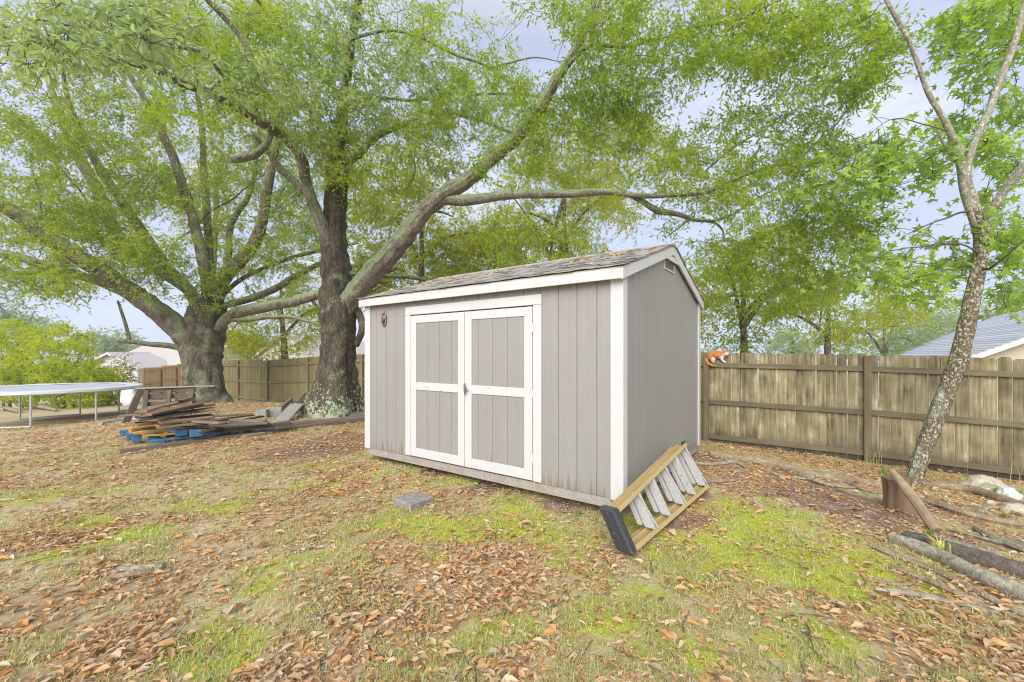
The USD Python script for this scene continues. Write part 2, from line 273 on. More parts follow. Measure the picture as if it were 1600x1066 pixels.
nxg = len(gx); ii, jj = np.meshgrid(np.arange(len(gy) - 1), np.arange(nxg - 1), indexing='ij'); k = (ii * nxg + jj).ravel()
part(None, 'ground', (gv, np.stack([k, k + 1, k + nxg + 1, k + nxg], 1)), ground_m, smooth=True, kind='structure', label='leaf strewn lawn with moss patches and bare reddish soil', tint=np.stack([gm, gd, gl], 1))
# ------------------------------------------------------------ the shed
SIDING = (.345, .315, .285)
siding_m = mat('siding_paint', {
    'tc': ('texture_coordinate', {}), 'g': ('geometry', {}), 'm': ('mapping', {'scale': (60, 60, 2.0)}), 'n1': ('noise_texture', {'scale': 1.0, 'detail': 4.0, 'distortion': 0.3}), 'n2': ('noise_texture', {'scale': 260.0, 'detail': 2.0}), 'n3': ('noise_texture', {'scale': 1.3, 'detail': 5.0}),
    'mm': ('mapping', {'scale': (25, 25, 0.5)}), 'n4': ('noise_texture', {'scale': 1.0, 'detail': 5.0, 'roughness': 0.6}), 'ax': ('mix', {'fac': 0.5}),
    'r': ('rgb_ramp', {'ramp': [(0.32, (.285, .272, .254)), (0.68, (.350, .335, .313))]}), 'sp': ('separate_xyz', {}), 'mr': ('map_range', {'from_min': 0.12, 'from_max': 0.42, 'to_min': 0.30, 'to_max': 0.0, 'clamp': True}),
    'ad': ('math', {'math_type': 'add'}), 'dr': ('rgb_ramp', {'ramp': [(0.66, (0,) * 3), (0.80, (1,) * 3)]}), 'x': ('mix', {'color2': (.24, .18, .13)}), 'hm': ('mix', {'fac': 0.35}), 'b': ('bump', {'strength': 0.9, 'distance': 0.007}), 'p': ('principled_bsdf', {'roughness': 0.40, 'specular_ior_level': 0.5})},
    [('tc.object', 'm.vector'), ('m.vector', 'n1.vector'), ('tc.object', 'n2.vector'), ('g.position', 'n3.vector'), ('tc.object', 'mm.vector'), ('mm.vector', 'n4.vector'), ('n3.color', 'ax.color1'), ('n4.color', 'ax.color2'), ('ax.color', 'r.fac'),
     ('g.position', 'sp.vector'), ('sp.z', 'mr.value'), ('mr.result', 'ad.value1'), ('n4.fac', 'ad.value2'), ('ad.value', 'dr.fac'), ('r.color', 'x.color1'), ('dr.color', 'x.fac'), ('x.color', 'p.base_color'),
     ('n1.color', 'hm.color1'), ('n2.color', 'hm.color2'), ('hm.color', 'b.height'), ('b.normal', 'p.normal')])
trim_m = paint('white_trim_paint', (.60, .598, .59), 0.5, dirt=(.56, .50, .42), dirt_cut=(.64, .86), scale=5.0, bump=0.25, fine=90.0, stretch=(1, 1, .35))
scuff_m = paint('flaking_white_paint', (.60, .598, .59), 0.55, dirt=(.20, .18, .17), dirt_cut=(.655, .67), scale=16.0, bump=0.3, stretch=(.7, .7, 2.2))
band_m = paint('skid_paint', (.355, .33, .295), 0.75, dirt=(.30, .235, .17), dirt_cut=(.49, .68), scale=9.0, bump=0.4, fine=40, vary=.15)
dark_m = mat('dark_void', {'p': ('principled_bsdf', {'base_color': (.03, .028, .025), 'roughness': 0.9})})
steel_m = mat('grey_steel', {'p': ('principled_bsdf', {'base_color': (.20, .20, .20), 'roughness': 0.45, 'metallic': 0.7})})
galv_m = mat('galvanised_steel', {'g': ('geometry', {}), 'n': ('noise_texture', {'scale': 30.0, 'detail': 3.0}), 'r': ('rgb_ramp', {'ramp': [(0.3, (.42, .45, .46)), (0.7, (.60, .63, .64))]}), 'p': ('principled_bsdf', {'roughness': 0.45, 'metallic': 0.35})}, [('g.position', 'n.vector'), ('n.fac', 'r.fac'), ('r.color', 'p.base_color')])
shingle_m = mat('grey_shingle', {'g': ('geometry', {}), 'at': ('attribute', {'attribute': 'tint'}), 'sc': ('separate_color', {}), 'n': ('noise_texture', {'scale': 170.0, 'detail': 3.0}), 'n2': ('noise_texture', {'scale': 5.0, 'detail': 5.0}), 'a': ('math', {'math_type': 'multiply_add', 'value2': 0.45}), 'c': ('math', {'math_type': 'multiply_add', 'value2': 0.5}),
    'r': ('rgb_ramp', {'ramp': [(0.35, (.07, .07, .068)), (0.6, (.17, .168, .16)), (0.85, (.30, .295, .28)), (1.0, (.42, .40, .36))]}), 'b': ('bump', {'strength': 0.6, 'distance': 0.004}), 'p': ('principled_bsdf', {'roughness': 0.9})},
    [('g.position', 'n.vector'), ('g.position', 'n2.vector'), ('at.color', 'sc.color'), ('sc.r', 'a.value1'), ('n.fac', 'c.value1'), ('n2.fac', 'c.value3'), ('c.value', 'a.value3'), ('a.value', 'r.fac'), ('r.color', 'p.base_color'), ('n.fac', 'b.height'), ('b.normal', 'p.normal')])

SW, SD = 3.66, 2.895
SHED = frame((-2.0038, 5.8463, 0), (.8092, -.5875, 0))
ZB, ZT, ZS, SL = .177, 2.155, .085, .325            # siding foot, wall head, skid foot, roof pitch
shed = thing('garden_shed', 'grey wooden shed with white trim and white double doors in the yard', 'shed', M=SHED)
part(shed, 'inner_wall', box(.03, SW - .03, .03, SD - .03, ZS + .01, ZT), dark_m)
# siding boards, with a 9 mm groove between neighbours; the wall behind them shows in the groove
groove_m = mat('groove_paint', {'p': ('principled_bsdf', {'base_color': (.20, .18, .165), 'roughness': 0.7})})
part(shed, 'wall_sheet', box(.016, SW - .016, .016, .03, ZB + .004, ZT + .02), groove_m)
part(shed, 'wall_sheet', prism([(.016, ZB + .004), (SD - .016, ZB + .004), (SD - .016, ZT), (SD / 2, ZT + SL * SD / 2), (.016, ZT)], SW - .03, SW - .016, 'x'), groove_m)
part(shed, 'wall_sheet', prism([(.016, ZB + .004), (SD - .016, ZB + .004), (SD - .016, ZT), (SD / 2, ZT + SL * SD / 2), (.016, ZT)], .016, .03, 'x'), groove_m)
part(shed, 'wall_sheet', box(.016, SW - .016, SD - .03, SD - .016, ZB + .004, ZT), groove_m)
gro = [.012] + [.223 + .2 * k for k in range(17)] + [SW - .012]
gap = .0024
DX0, DX1, DZ1 = .925, 2.742, 1.945                   # the door opening
for a, b in zip(gro[:-1], gro[1:]):
    a, b = a + gap, b - gap
    if b < DX0 or a > DX1: part(shed, 'siding_board', box(a, b, 0, .016, ZB, ZT + .03, .002), siding_m)
    else:
        part(shed, 'siding_board', box(a, b, 0, .016, DZ1 + .02, ZT + .03, .002), siding_m)
        if a < DX0 - .05: part(shed, 'siding_board', box(a, DX0 - .02, 0, .016, ZB, DZ1 + .018, .002), siding_m)
        if b > DX1 + .05: part(shed, 'siding_board', box(DX1 + .02, b, 0, .016, ZB, DZ1 + .018, .002), siding_m)
side = [.012] + [.25 + .2 * k for k in range(13)] + [SD - .012]
def gable_z(t): return ZT + SL * min(t, SD - t) - .005
for xa, xb in ((SW - .016, SW), (0, .016)):
    for a, b in zip(side[:-1], side[1:]):
        a, b = a + gap * 1.9, b - gap * 1.9
        poly = [(a, ZB), (b, ZB), (b, gable_z(b))] + ([(SD / 2, gable_z(SD / 2))] if a < SD / 2 < b else []) + [(a, gable_z(a))]
        part(shed, 'siding_board', prism(poly, xa, xb, 'x'), siding_m)
for a, b in zip(gro[:-1], gro[1:]): part(shed, 'siding_board', box(a + gap, b - gap, SD - .016, SD, ZB, ZT, .002), siding_m)
# corner trim, two boards to a corner
def trim(x0, x1, y0, y1, z0, z1, name='corner_trim', m=trim_m): part(shed, name, box(x0, x1, y0, y1, z0, z1, .003), m)
tz = ZT + .01
trim(0, .10, -.018, -.001, ZB - .006, tz); trim(SW - .10, SW + .018, -.018, -.001, ZB - .006, tz)
trim(-.018, -.001, -.018, .085, ZB - .006, tz); trim(SW + .001, SW + .018, -.0005, .085, ZB - .006, tz)
trim(SW + .001, SW + .018, SD - .085, SD + .018, ZB - .006, tz); trim(-.018, -.001, SD - .085, SD + .018, ZB - .006, tz)
trim(0, .1, SD + .001, SD + .018, ZB - .006, tz); trim(SW - .1, SW, SD + .001, SD + .018, ZB - .006, tz)
# skids and blocks under the floor
part(shed, 'skid', box(.012, SW - .012, .006, .045, ZS, ZB - .001, .004), band_m)
part(shed, 'skid', box(SW - .045, SW - .006, .046, SD - .02, ZS, ZB - .001, .004), band_m)
part(shed, 'skid', box(.006, .045, .046, SD - .02, ZS, ZB - .001, .004), band_m)
block_m = paint('concrete_block', (.30, .28, .25), 0.95, dirt=(.16, .13, .10), dirt_cut=(.45, .7), scale=18, bump=0.6, vary=.2)
for bx in (.35, 1.85, 3.3):
    for by in (.35, 1.5, 2.6): part(shed, 'support_block', box(bx - .2, bx + .2, by - .1, by + .1, -.16, ZS + .008, .008), block_m)
# door frame and the two doors
Y = -.019
trim(DX0 - .10, DX1 + .10, Y, -.001, DZ1, 2.047, 'door_frame'); trim(DX0 - .10, DX0 - .004, Y, -.001, ZB + .014, DZ1 - .002, 'door_frame'); trim(DX1 + .004, DX1 + .10, Y, -.001, ZB + .014, DZ1 - .002, 'door_frame')
mid = (DX0 + DX1) / 2
for x0, x1, lab in ((DX0 + .004, mid - .004, 'left door leaf with flaking paint on its middle rail'), (mid + .004, DX1 - .004, 'right door leaf with the lock handle')):
    d = UsdGeom.Xform.Define(stage, numbered(str(shed.GetPath()) + '/door')); tag(d, lab)
    z0, z1, w = .196, DZ1 - .014, .098
    part(d, 'door_backing', box(x0, x1, .006, .014, z0, z1), groove_m)
    g0 = [x0 + w] + [g for g in gro if x0 + w + .03 < g < x1 - w - .03] + [x1 - w]
    for za, zb in ((z0 + .105, 1.018), (1.112, z1 - .092)):
        for a, b in zip(g0[:-1], g0[1:]): part(d, 'siding_board', box(a + gap * .8, b - gap * .8, -.009, .0055, za - .003, zb + .003, .0015), siding_m)
    part(d, 'stile', box(x0, x0 + w, -.021, .0055, z0, z1, .003), trim_m); part(d, 'stile', box(x1 - w, x1, -.021, .0055, z0, z1, .003), trim_m)
    part(d, 'rail', box(x0 + w + .0005, x1 - w - .0005, -.019, .0052, z1 - .092, z1, .003), trim_m)
    part(d, 'rail', box(x0 + w + .0005, x1 - w - .0005, -.019, .0052, 1.018, 1.112, .003), scuff_m, label='middle rail with flaked paint')
    part(d, 'rail', box(x0 + w + .0005, x1 - w - .0005, -.019, .0052, z0, z0 + .105, .003), trim_m)
    hx = x0 - .006 if x0 < mid - .1 else x1 + .006
    for hh in (.42, 1.06, 1.72): part(d, 'hinge', apply(np.array([[1, 0, 0, hx], [0, 1, 0, -.022], [0, 0, 1, hh], [0, 0, 0, 1.0]]), trimesh.creation.cylinder(.006, .085, sections=8)), trim_m)
    if x0 > mid - .1:
        hm = join([apply(np.array([[1, 0, 0, x0 + .022], [0, 1, 0, -.03], [0, 0, 1, 1.07], [0, 0, 0, 1.0]]), trimesh.creation.cylinder(.011, .03, sections=14)), tube([(x0 + .018, -.046, 1.135), (x0 + .022, -.050, 1.07), (x0 + .027, -.046, 1.005)], [.008, .011, .008], 8), tube([(x0 + .022, -.046, 1.07), (x0 + .07, -.046, 1.052)], [.009, .006], 8)])
        part(d, 'handle', hm, steel_m, smooth=40)
# roof: decks, shingles course by course, fascias, rakes, gable collar
OV, SO = .085, .045                                  # eave and rake overhang
def roof_z(y): return ZT + .082 + SL * min(y, SD - y)
deck_m = paint('roof_deck_edge', (.5, .47, .40), .8)
for s in (0, 1):
    yy = (lambda y: y) if s == 0 else (lambda y: SD - y)
    y0, y1 = yy(-OV), yy(SD / 2)
    part(shed, 'roof_deck', hull([(x, y, roof_z(yy(yv)) + dz) for x in (-SO, SW + SO) for yv, y in ((-OV, y0), (SD / 2, y1)) for dz in (-.02, -.004)]), deck_m)
rng = np.random.default_rng(5)
for s in (0, 1):
    V = []; slope = math.hypot(1, SL); n_c = 12; run = SD / 2 + OV
    up = np.array([0, 1, SL]) / slope if s == 0 else np.array([0, -1, SL]) / slope
    nr = np.array([0, -SL, 1]) / slope if s == 0 else np.array([0, SL, 1]) / slope
    expo = run * slope / n_c
    base = np.array([0, -OV - .018, roof_z(-OV) - .018 * SL]) if s == 0 else np.array([0, SD + OV + .018, roof_z(-OV) - .018 * SL])
    for c in range(n_c):
        x = -SO - .015 - rng.uniform(0, .15)
        while x < SW + SO + .012:
            wd = rng.uniform(.10, .19); a, b = max(x, -SO - .015), min(x + wd - .004, SW + SO + .015); x += wd
            if b - a < .02: continue
            th = rng.uniform(.006, .012); curl = rng.uniform(0, .007)
            o = base + up * (expo * c + rng.uniform(-.006, .006)) + nr * (.003 + .004)
            e = base + up * min(expo * (c + 1.25), run * slope + .015) + nr * .001
            P = [o + nr * (th + curl), o + nr * curl, e + nr * .004, e]
            V.append(hull([p + np.array([xx, 0, 0]) for p in P for xx in (a, b)]))
    part(shed, 'shingles', join(V), shingle_m, kind='stuff', islands=[len(q[0]) for q in V])
zc = roof_z(SD / 2)
rc = hull([(x, y, z) for x in (-SO - .016, SW + SO + .016) for y, z in ((SD / 2 - .12, zc - .12 * SL + .014), (SD / 2 + .12, zc - .12 * SL + .014), (SD / 2, zc + .026), (SD / 2, zc + .006))])
part(shed, 'ridge_cap', rc, shingle_m, islands=[len(rc[0])])
fz1 = roof_z(-OV) - .02; 
part(shed, 'fascia', box(-SO, SW + SO - .022, -OV - .004, -OV + .015, fz1 - .088, fz1 + .004, .003), trim_m); part(shed, 'fascia', box(-SO, SW + SO, SD + OV - .015, SD + OV + .004, fz1 - .088, fz1 + .004, .003), trim_m)
part(shed, 'soffit', box(-SO, SW + SO, -OV + .016, -.001, fz1 - .02, fz1 - .012), deck_m)
for x0, x1 in ((SW + SO - .02, SW + SO + .002), (-SO - .002, -SO + .02)):
    for s in (0, 1):
        yy = (lambda y: y) if s == 0 else (lambda y: SD - y)
        P = [(yy(-OV - .006), roof_z(-OV) - .022), (yy(SD / 2), zc - .024), (yy(SD / 2), zc - .118), (yy(.02), roof_z(.02) - .112), (yy(-OV - .006), roof_z(-OV) - .112)]
        part(shed, 'rake_board', prism(P if s == 0 else P[::-1], x0, x1, 'x'), trim_m)
        part(shed, 'rake_soffit', hull([(x, yy(v), roof_z(v) - dz) for x in ((SW + .001, x0) if x0 > 1 else (x1, -.001)) for v in (-OV + .02, SD / 2) for dz in (.024, .03)]), deck_m)
    yc, zl = SD / 2, 2.508
    part(shed, 'gable_collar', prism([(yc - .385, zl), (yc + .385, zl), (yc + .25, zl + .052), (yc - .25, zl + .052)], x0 + .003, x1 - .003, 'x'), trim_m)
vt = UsdGeom.Xform.Define(stage, numbered(str(shed.GetPath()) + '/gable_vent'))
part(vt, 'vent_frame', join([box(SW + .001, SW + .014, 1.22, 1.60, 2.402, 2.416), box(SW + .001, SW + .012, 1.22, 1.232, 2.416, 2.50), box(SW + .001, SW + .012, 1.588, 1.60, 2.416, 2.50)]), trim_m)
for k in range(4): part(vt, 'louver', hull([(SW + dx, y, 2.425 + .019 * k + dz) for y in (1.234, 1.586) for dx, dz in ((.001, .012), (.001, .015), (.011, -.002), (.011, .001))]), siding_m)
# ornament beside the doors, a thing of its own
orn_m = mat('copper_ornament', {'g': ('geometry', {}), 'n': ('noise_texture', {'scale': 45.0, 'detail': 3.0}), 'r': ('rgb_ramp', {'ramp': [(0.4, (.10, .055, .04)), (0.6, (.42, .27, .20))]}), 'p': ('principled_bsdf', {'roughness': 0.5, 'metallic': 0.2})}, [('g.position', 'n.vector'), ('n.fac', 'r.fac'), ('r.color', 'p.base_color')])
th = np.linspace(0, 2 * np.pi, 24)
ox, oz = .395, 1.915
orn = thing('wall_ornament', 'small copper brown oval ornament hung left of the shed doors', 'ornament', M=SHED)
part(orn, 'ring', tube(np.c_[ox + .045 * np.cos(th), np.full(24, -.014) , oz + .085 * np.sin(th)], .010, 8), orn_m, smooth=True)
b = trimesh.creation.icosphere(2, 1.0); part(orn, 'figure', (np.array(b.vertices) * (.032, .014, .045) + (ox - .003, -.016, oz + .022), b.faces), orn_m, smooth=True)
part(orn, 'pendant', (np.array(b.vertices) * (.016, .012, .036) + (ox + .004, -.016, oz - .055), b.faces), dark_m, smooth=True)
part(orn, 'hook', tube([(ox, -.001, oz + .105), (ox, -.018, oz + .10), (ox, -.016, oz + .086)], .004, 6), steel_m)
# litter caught on the roof
rng = np.random.default_rng(9); n = 300
yv = SD / 2 * rng.beta(2.2, 1.6, n); xv = rng.uniform(0, SW, n); keep = meshkit.noise(np.c_[xv * 1.7, yv * 4, 0 * xv], 4) > .38; xv, yv = xv[keep], yv[keep]; n = len(xv)
# ------------------------------------------------------------ leaves, blades, sprigs
def unit(v): return v / (np.linalg.norm(v, axis=-1, keepdims=True) + 1e-12)
def leaf_mesh(base, d, nrm, L, W, fold=.22, droop=.12, shape=2):
    """Many leaves as one mesh; shape 2: two triangles folded along the midrib; 6: an oval of six; every leaf is an island of its own."""
    d = unit(d); s = unit(np.cross(d, nrm)); u = np.cross(s, d); L, W = np.asarray(L)[:, None], np.asarray(W)[:, None]; n = len(base)
    if shape == 2:
        V = np.stack([base, base + d * L * .48 + s * W * .5 + u * W * fold, base + d * L - u * L * droop, base + d * L * .48 - s * W * .5 + u * W * fold], 1); f = np.array([[0, 1, 2], [0, 2, 3]])
    elif shape == 6:
        V = np.stack([base, base + d * L * .38 + s * W * .36 + u * W * fold, base + d * L * .72 + s * W * .5 + u * (W * fold - L * droop * .5), base + d * L - u * L * droop * 1.3, base + d * L * .72 - s * W * .5 + u * (W * fold - L * droop * .5), base + d * L * .38 - s * W * .36 + u * W * fold, base + d * L * .55 - u * L * droop * .2], 1)
        f = np.array([[0, 1, 6], [1, 2, 6], [2, 3, 6], [3, 4, 6], [4, 5, 6], [5, 0, 6]])
    else:                                           # a lobed maple leaf
        a = np.radians([-178, -118, -92, -62, -36, -16, 0, 16, 36, 62, 92, 118, 178]); r = np.array([.10, .62, .34, .86, .42, .55, 1.0, .55, .42, .86, .34, .62, .10])
        c = base + d * L * .42
        V = [c] + [c + d * L * .58 * (math.cos(x) * y) + s * W * .62 * (math.sin(x) * y) + u * (L * (-droop * y * y)) for x, y in zip(a, r)]; V = np.stack(V, 1); f = np.array([[0, k, k + 1] for k in range(1, 13)])
    k = V.shape[1]
    return V.reshape(-1, 3), (f[None] + (np.arange(n) * k)[:, None, None]).reshape(-1, 3)
def blades(base, h, w, lean, az):
    """Bent grass blades of three triangles."""
    d = np.stack([np.cos(az), np.sin(az), 0 * az], 1); s = np.stack([-np.sin(az), np.cos(az), 0 * az], 1); z = np.array([0, 0, 1.0]); h, w, lean = h[:, None], w[:, None], lean[:, None]
    m = base + z * h * .6 + d * h * lean * .35; t = base + z * h * (1 - .35 * lean) + d * h * lean
    V = np.stack([base - s * w / 2, base + s * w / 2, m - s * w * .38, m + s * w * .38, t], 1); f = np.array([[0, 1, 3], [0, 3, 2], [2, 3, 4]])
    return V.reshape(-1, 3), (f[None] + (np.arange(len(base)) * 5)[:, None, None]).reshape(-1, 3)
dead_leaf_m = leaf('dead_leaf', [(.20, .11, .055), (.44, .24, .10), (.56, .36, .17), (.58, .28, .075), (.62, .45, .25), (.56, .37, .19), (.66, .54, .36), (.38, .29, .19), (.64, .41, .17)], trans=.18, rough=.5, clump=.9, rnd=1.0, drift=.25)
# on the shed roof
slope = math.hypot(1, SL); up = np.array([0, 1, SL]) / slope; nr = np.array([0, -SL, 1]) / slope
az = rng.uniform(0, 2 * np.pi, n); dd = np.cos(az)[:, None] * np.array([1, 0, 0]) + np.sin(az)[:, None] * up
rb = np.stack([xv, yv, np.array([roof_z(v) for v in yv]) + .016], 1)
v, f = leaf_mesh(rb, dd + nr * rng.uniform(-.05, .45, n)[:, None], nr + rng.normal(0, .25, (n, 3)), rng.uniform(.05, .09, n), rng.uniform(.025, .04, n), shape=6)
part(None, 'roof_leaves', apply(SHED, (v, f)), dead_leaf_m, islands=7, label='dry brown leaves scattered over the shed roof shingles', cat='fallen leaves', kind='stuff')
# ------------------------------------------------------------ fences
old_wood = wood('weathered_picket', [(.085, .068, .036), (.21, .175, .095), (.34, .29, .17), (.64, .60, .51)], grain=(26, 26, 1.6), vary=.22, blotch=3.0, span=(.37, .65), low=(-.22, .10, (.07, .045, .04)))
rail_wood = wood('weathered_rail', [(.085, .07, .042), (.16, .135, .08), (.25, .215, .135)], grain=(1.6, 26, 26), vary=.2)
post_wood = wood('weathered_post', [(.12, .095, .055), (.21, .17, .10), (.30, .25, .16)], grain=(26, 26, 1.4), vary=.2)
far_wood = wood('olive_picket', [(.17, .14, .065), (.27, .225, .105), (.36, .30, .16)], grain=(24, 24, 1.2), vary=.14)
far_rail = wood('olive_rail', [(.14, .115, .06), (.25, .21, .11), (.32, .28, .17)], grain=(1.4, 24, 24), vary=.15)
new_wood = wood('new_cedar_picket', [(.40, .25, .11), (.52, .34, .16), (.60, .43, .23)], grain=(24, 24, 1.2), vary=.10)
new_rail = wood('new_cedar_rail', [(.36, .22, .09), (.48, .30, .14)], grain=(1.4, 24, 24), vary=.1)
rng = np.random.default_rng(17)
def picket(w, h, t, ear=.032):
    v, f = prism([(-w / 2, 0), (w / 2, 0), (w / 2, h - ear), (w / 2 - ear * .55, h - ear * .25), (w / 2 - ear * 1.1, h), (-w / 2 + ear * 1.1, h), (-w / 2 + ear * .55, h - ear * .25), (-w / 2, h - ear)], 0, t, 'y')
    return v, f
def fence_run(fence, pts, tops, height, mats, pw=.138, gap=.0075, step=False, rails=(.20, .93, 1.68), ends=(True, True), face=1):
    """Posts at pts; pickets on the far side, rails and posts towards the yard (face: the side of the walking direction that the yard lies on)."""
    pm, rm, sm = mats
    for k, (p, zt) in enumerate(zip(pts, tops)):
        g = float(hz(p[0], p[1])); d = np.array(pts[min(k + 1, len(pts) - 1)]) - np.array(pts[max(k - 1, 0)]); d = d / np.linalg.norm(d); nrm = face * np.array([d[1], -d[0]])
        if (k == 0 and not ends[0]) or (k == len(pts) - 1 and not ends[1]): continue
        M = frame((*(np.array(p) + nrm * .046), g - .25), (*d, 0)); hgt = zt - .012 + rng.uniform(-.02, .02) - g + .25
        part(fence, 'post', box(-.047, .047, -.044, .044, 0, hgt, .006), sm, M=M)
    for k in range(len(pts) - 1):
        a, b = np.array(pts[k], float), np.array(pts[k + 1], float); L = np.linalg.norm(b - a); d = (b - a) / L; nrm = face * np.array([d[1], -d[0]])
        z0, z1 = tops[k], tops[k + 1]
        if step: z0 = z1 = (z0 + z1) / 2
        s = .01
        while s < L - .03:
            w = min(pw + rng.uniform(-.008, .008), L - s); c = a + d * (s + w / 2); zt = z0 + (z1 - z0) * (s + w / 2) / L + rng.uniform(-.012, .014)
            g = float(hz(c[0], c[1])) - .05
            if w > .05:
                M = frame((*(c - nrm * .004), g), (*d, rng.normal(0, .0035)), ez=(nrm[0] * rng.normal(0, .003), nrm[1] * rng.normal(0, .003), 1))
                part(fence, 'picket', picket(w, zt - g, .017) if face > 0 else picket(w, zt - g, .017), pm, M=M @ np.array([[1, 0, 0, 0], [0, face, 0, 0 if face > 0 else 0], [0, 0, 1, 0], [0, 0, 0, 1.0]]) if False else M)
            s += w + gap * rng.uniform(.4, 2.2)
        for rz in rails:
            za, zb = z0 - height + rz, z1 - height + rz
            o = np.array([*(a + nrm * .026), za]); e = np.array([*(b + nrm * .026), zb]); M = frame(o, e - o)
            part(fence, 'fence_rail', box(.048, np.linalg.norm(e - o) - .048, -.018, .018, -.044, .044, .004), rm, M=M)
fr = thing('wooden_fence', 'weathered picket fence with dog eared tops on the right, orange cat on it', 'fence')
A, B = np.array([3.80, 8.29]), np.array([5.84, 6.98]); dv = (B - A) / np.linalg.norm(B - A)
fence_run(fr, [A, B, B + dv * 2.44, B + dv * 4.88], [1.49, 1.455, 1.375, 1.29], 1.79, (old_wood, rail_wood, post_wood), face=1, rails=(.17, .84, 1.555))
fb = thing('wooden_fence', 'olive brown picket fence running behind the two big oaks', 'fence')
pts = [(-16.7, 22.3), (-14.6, 20.9), (-12.4, 19.3), (-10.1, 17.6), (-7.87, 16.4), (-5.45, 15.5), (-3.2, 14.5), (-1.0, 13.0), (1.0, 11.4), (2.5, 9.9), (3.80, 8.29)]
fence_run(fb, pts, [1.14, 1.17, 1.2, 1.22, 1.35, 1.47, 1.5, 1.5, 1.5, 1.5, 1.5], 1.78, (far_wood, far_rail, far_rail), rails=(.12, .86, 1.55), ends=(True, False), face=1)
fl = thing('wooden_fence', 'short new orange cedar fence standing left of the left oak', 'fence')
fence_run(fl, [(-20.9, 24), (-21.74, 26.3), (-22.6, 28.6), (-23.4, 31)], [.64, .72, .80, .86], 1.78, (new_wood, new_rail, new_rail), face=1, step=True, rails=(.12, .86, 1.62))

# ------------------------------------------------------------ step ladder lying on its side against the shed
fibre_m = wood('yellow_ladder_rail', [(.36, .25, .09), (.52, .39, .17), (.62, .50, .27)], grain=(1.2, 24, 24), vary=.08, use='object', rough=.5)
alu_m = paint('chalky_aluminium', (.46, .46, .45), .5, dirt=(.16, .14, .12), dirt_cut=(.60, .70), scale=17, bump=.3, vary=.12)
cap_m = paint('black_plastic_cap', (.045, .046, .05), .5, dirt=(.30, .29, .28), dirt_cut=(.60, .78), scale=22, bump=.4, vary=.2)
lad = thing('step_ladder', 'folded yellow step ladder with grey steps lying on its side against the shed', 'ladder')
B0, B1, U0, U1 = np.array([.87, 3.03, .055]), np.array([2.07, 4.46, .075]), np.array([.782, 3.125, .30]), np.array([1.90, 4.61, .485])
d = unit(B1 - B0); wv = unit((U0 - B0) - d * ((U0 - B0) @ d)); tv = np.array([-d[1], d[0], 0.0])    # tv points to the shed
def rail_between(p, q, off0, off1, wid, name, m):
    ax = unit(q - p); wz = unit(wv - ax * (wv @ ax)); M = np.eye(4); M[:3, 0], M[:3, 2] = ax, wz; M[:3, 1] = np.cross(wz, ax); M[:3, 3] = p
    sgn = np.sign(M[:3, 1] @ tv); a, b = sorted((sgn * off0, sgn * off1)); L = np.linalg.norm(q - p)
    ms = [box(0, L, a, b, -wid / 2, -wid / 2 + .005), box(0, L, a, a + .005, -wid / 2 + .0055, wid / 2), box(0, L, b - .005, b, -wid / 2 + .0055, wid / 2)] if wid < .05 else [box(0, L, a, b, -wid / 2, wid / 2, .004)]
    part(lad, name, join(ms), m, M=M)
rail_between(B0, B1, -.0, .062, .036, 'side_rail', fibre_m); rail_between(U0, U1, -.0, .062, .036, 'side_rail', fibre_m)
rail_between(B0 + d * .10 + wv * .02, B1 - d * .06 + wv * .03, .080, .150, .04, 'rear_rail', fibre_m); rail_between(U0 + d * .10 + wv * .012, U1 - d * .05 + wv * .012, .080, .150, .04, 'rear_rail', fibre_m)
for k, s in enumerate((.22, .405, .59, .775, .955)):
    p, q = B0 + (B1 - B0) * s + wv * .014, U0 + (U1 - U0) * s - wv * .02
    ax = unit(q - p); M = np.eye(4); M[:3, 0] = ax; M[:3, 1] = tv; M[:3, 2] = np.cross(ax, tv); M[:3, 3] = p; L = np.linalg.norm(q - p)
    part(lad, 'step', join([box(0, L, .002, .080, -.004, .004, .001), box(0, L, .002, .006, -.028, -.0042), box(0, L, .076, .080, -.028, -.0042)]), alu_m, M=M)
    if k in (0, 2, 4): part(lad, 'brace', tube([p + d * .05 - tv * .004, q - d * .02 - tv * .004], .007, 6), alu_m)
for s in (.215, .40, .585, .77, .94):
    p, q = B0 + (B1 - B0) * s + wv * .03 + tv * .095, U0 + (U1 - U0) * s - wv * .075 + tv * .095
    ax = unit(q - p); M = np.eye(4); M[:3, 0] = ax; M[:3, 1] = tv; M[:3, 2] = np.cross(ax, tv); M[:3, 3] = p
    part(lad, 'rear_rung', box(0, np.linalg.norm(q - p), -.006, .03, -.026, .026, .003), alu_m, M=M)
M = np.eye(4); M[:3, 0] = d; M[:3, 1] = tv; M[:3, 2] = np.cross(d, tv); M[:3, 3] = B0 - wv * .02
sg = np.sign(M[:3, 2] @ wv); M[:3, 2] = wv
cw = np.linalg.norm(U0 - B0) + .042
capm = join([box(-.055, .03, -.012, .118, 0, cw, .012), box(-.061, -.0545, .004, .018, .02, cw - .02, .002), box(-.061, -.0545, .092, .106, .02, cw - .02, .002), box(-.063, -.0545, .035, .075, .06, cw * .45, .003), box(-.063, -.0545, .032, .066, cw * .55, cw - .05, .003)])
part(lad, 'top_cap', capm, cap_m, M=M)
part(lad, 'rail_foot', tube([B1 - d * .02 + tv * .03, B1 + d * .035 + tv * .03], [.03, .027], 8), cap_m); part(lad, 'rail_foot', tube([U1 - d * .02 + tv * .03, U1 + d * .03 + tv * .03], [.026, .024], 8), cap_m)

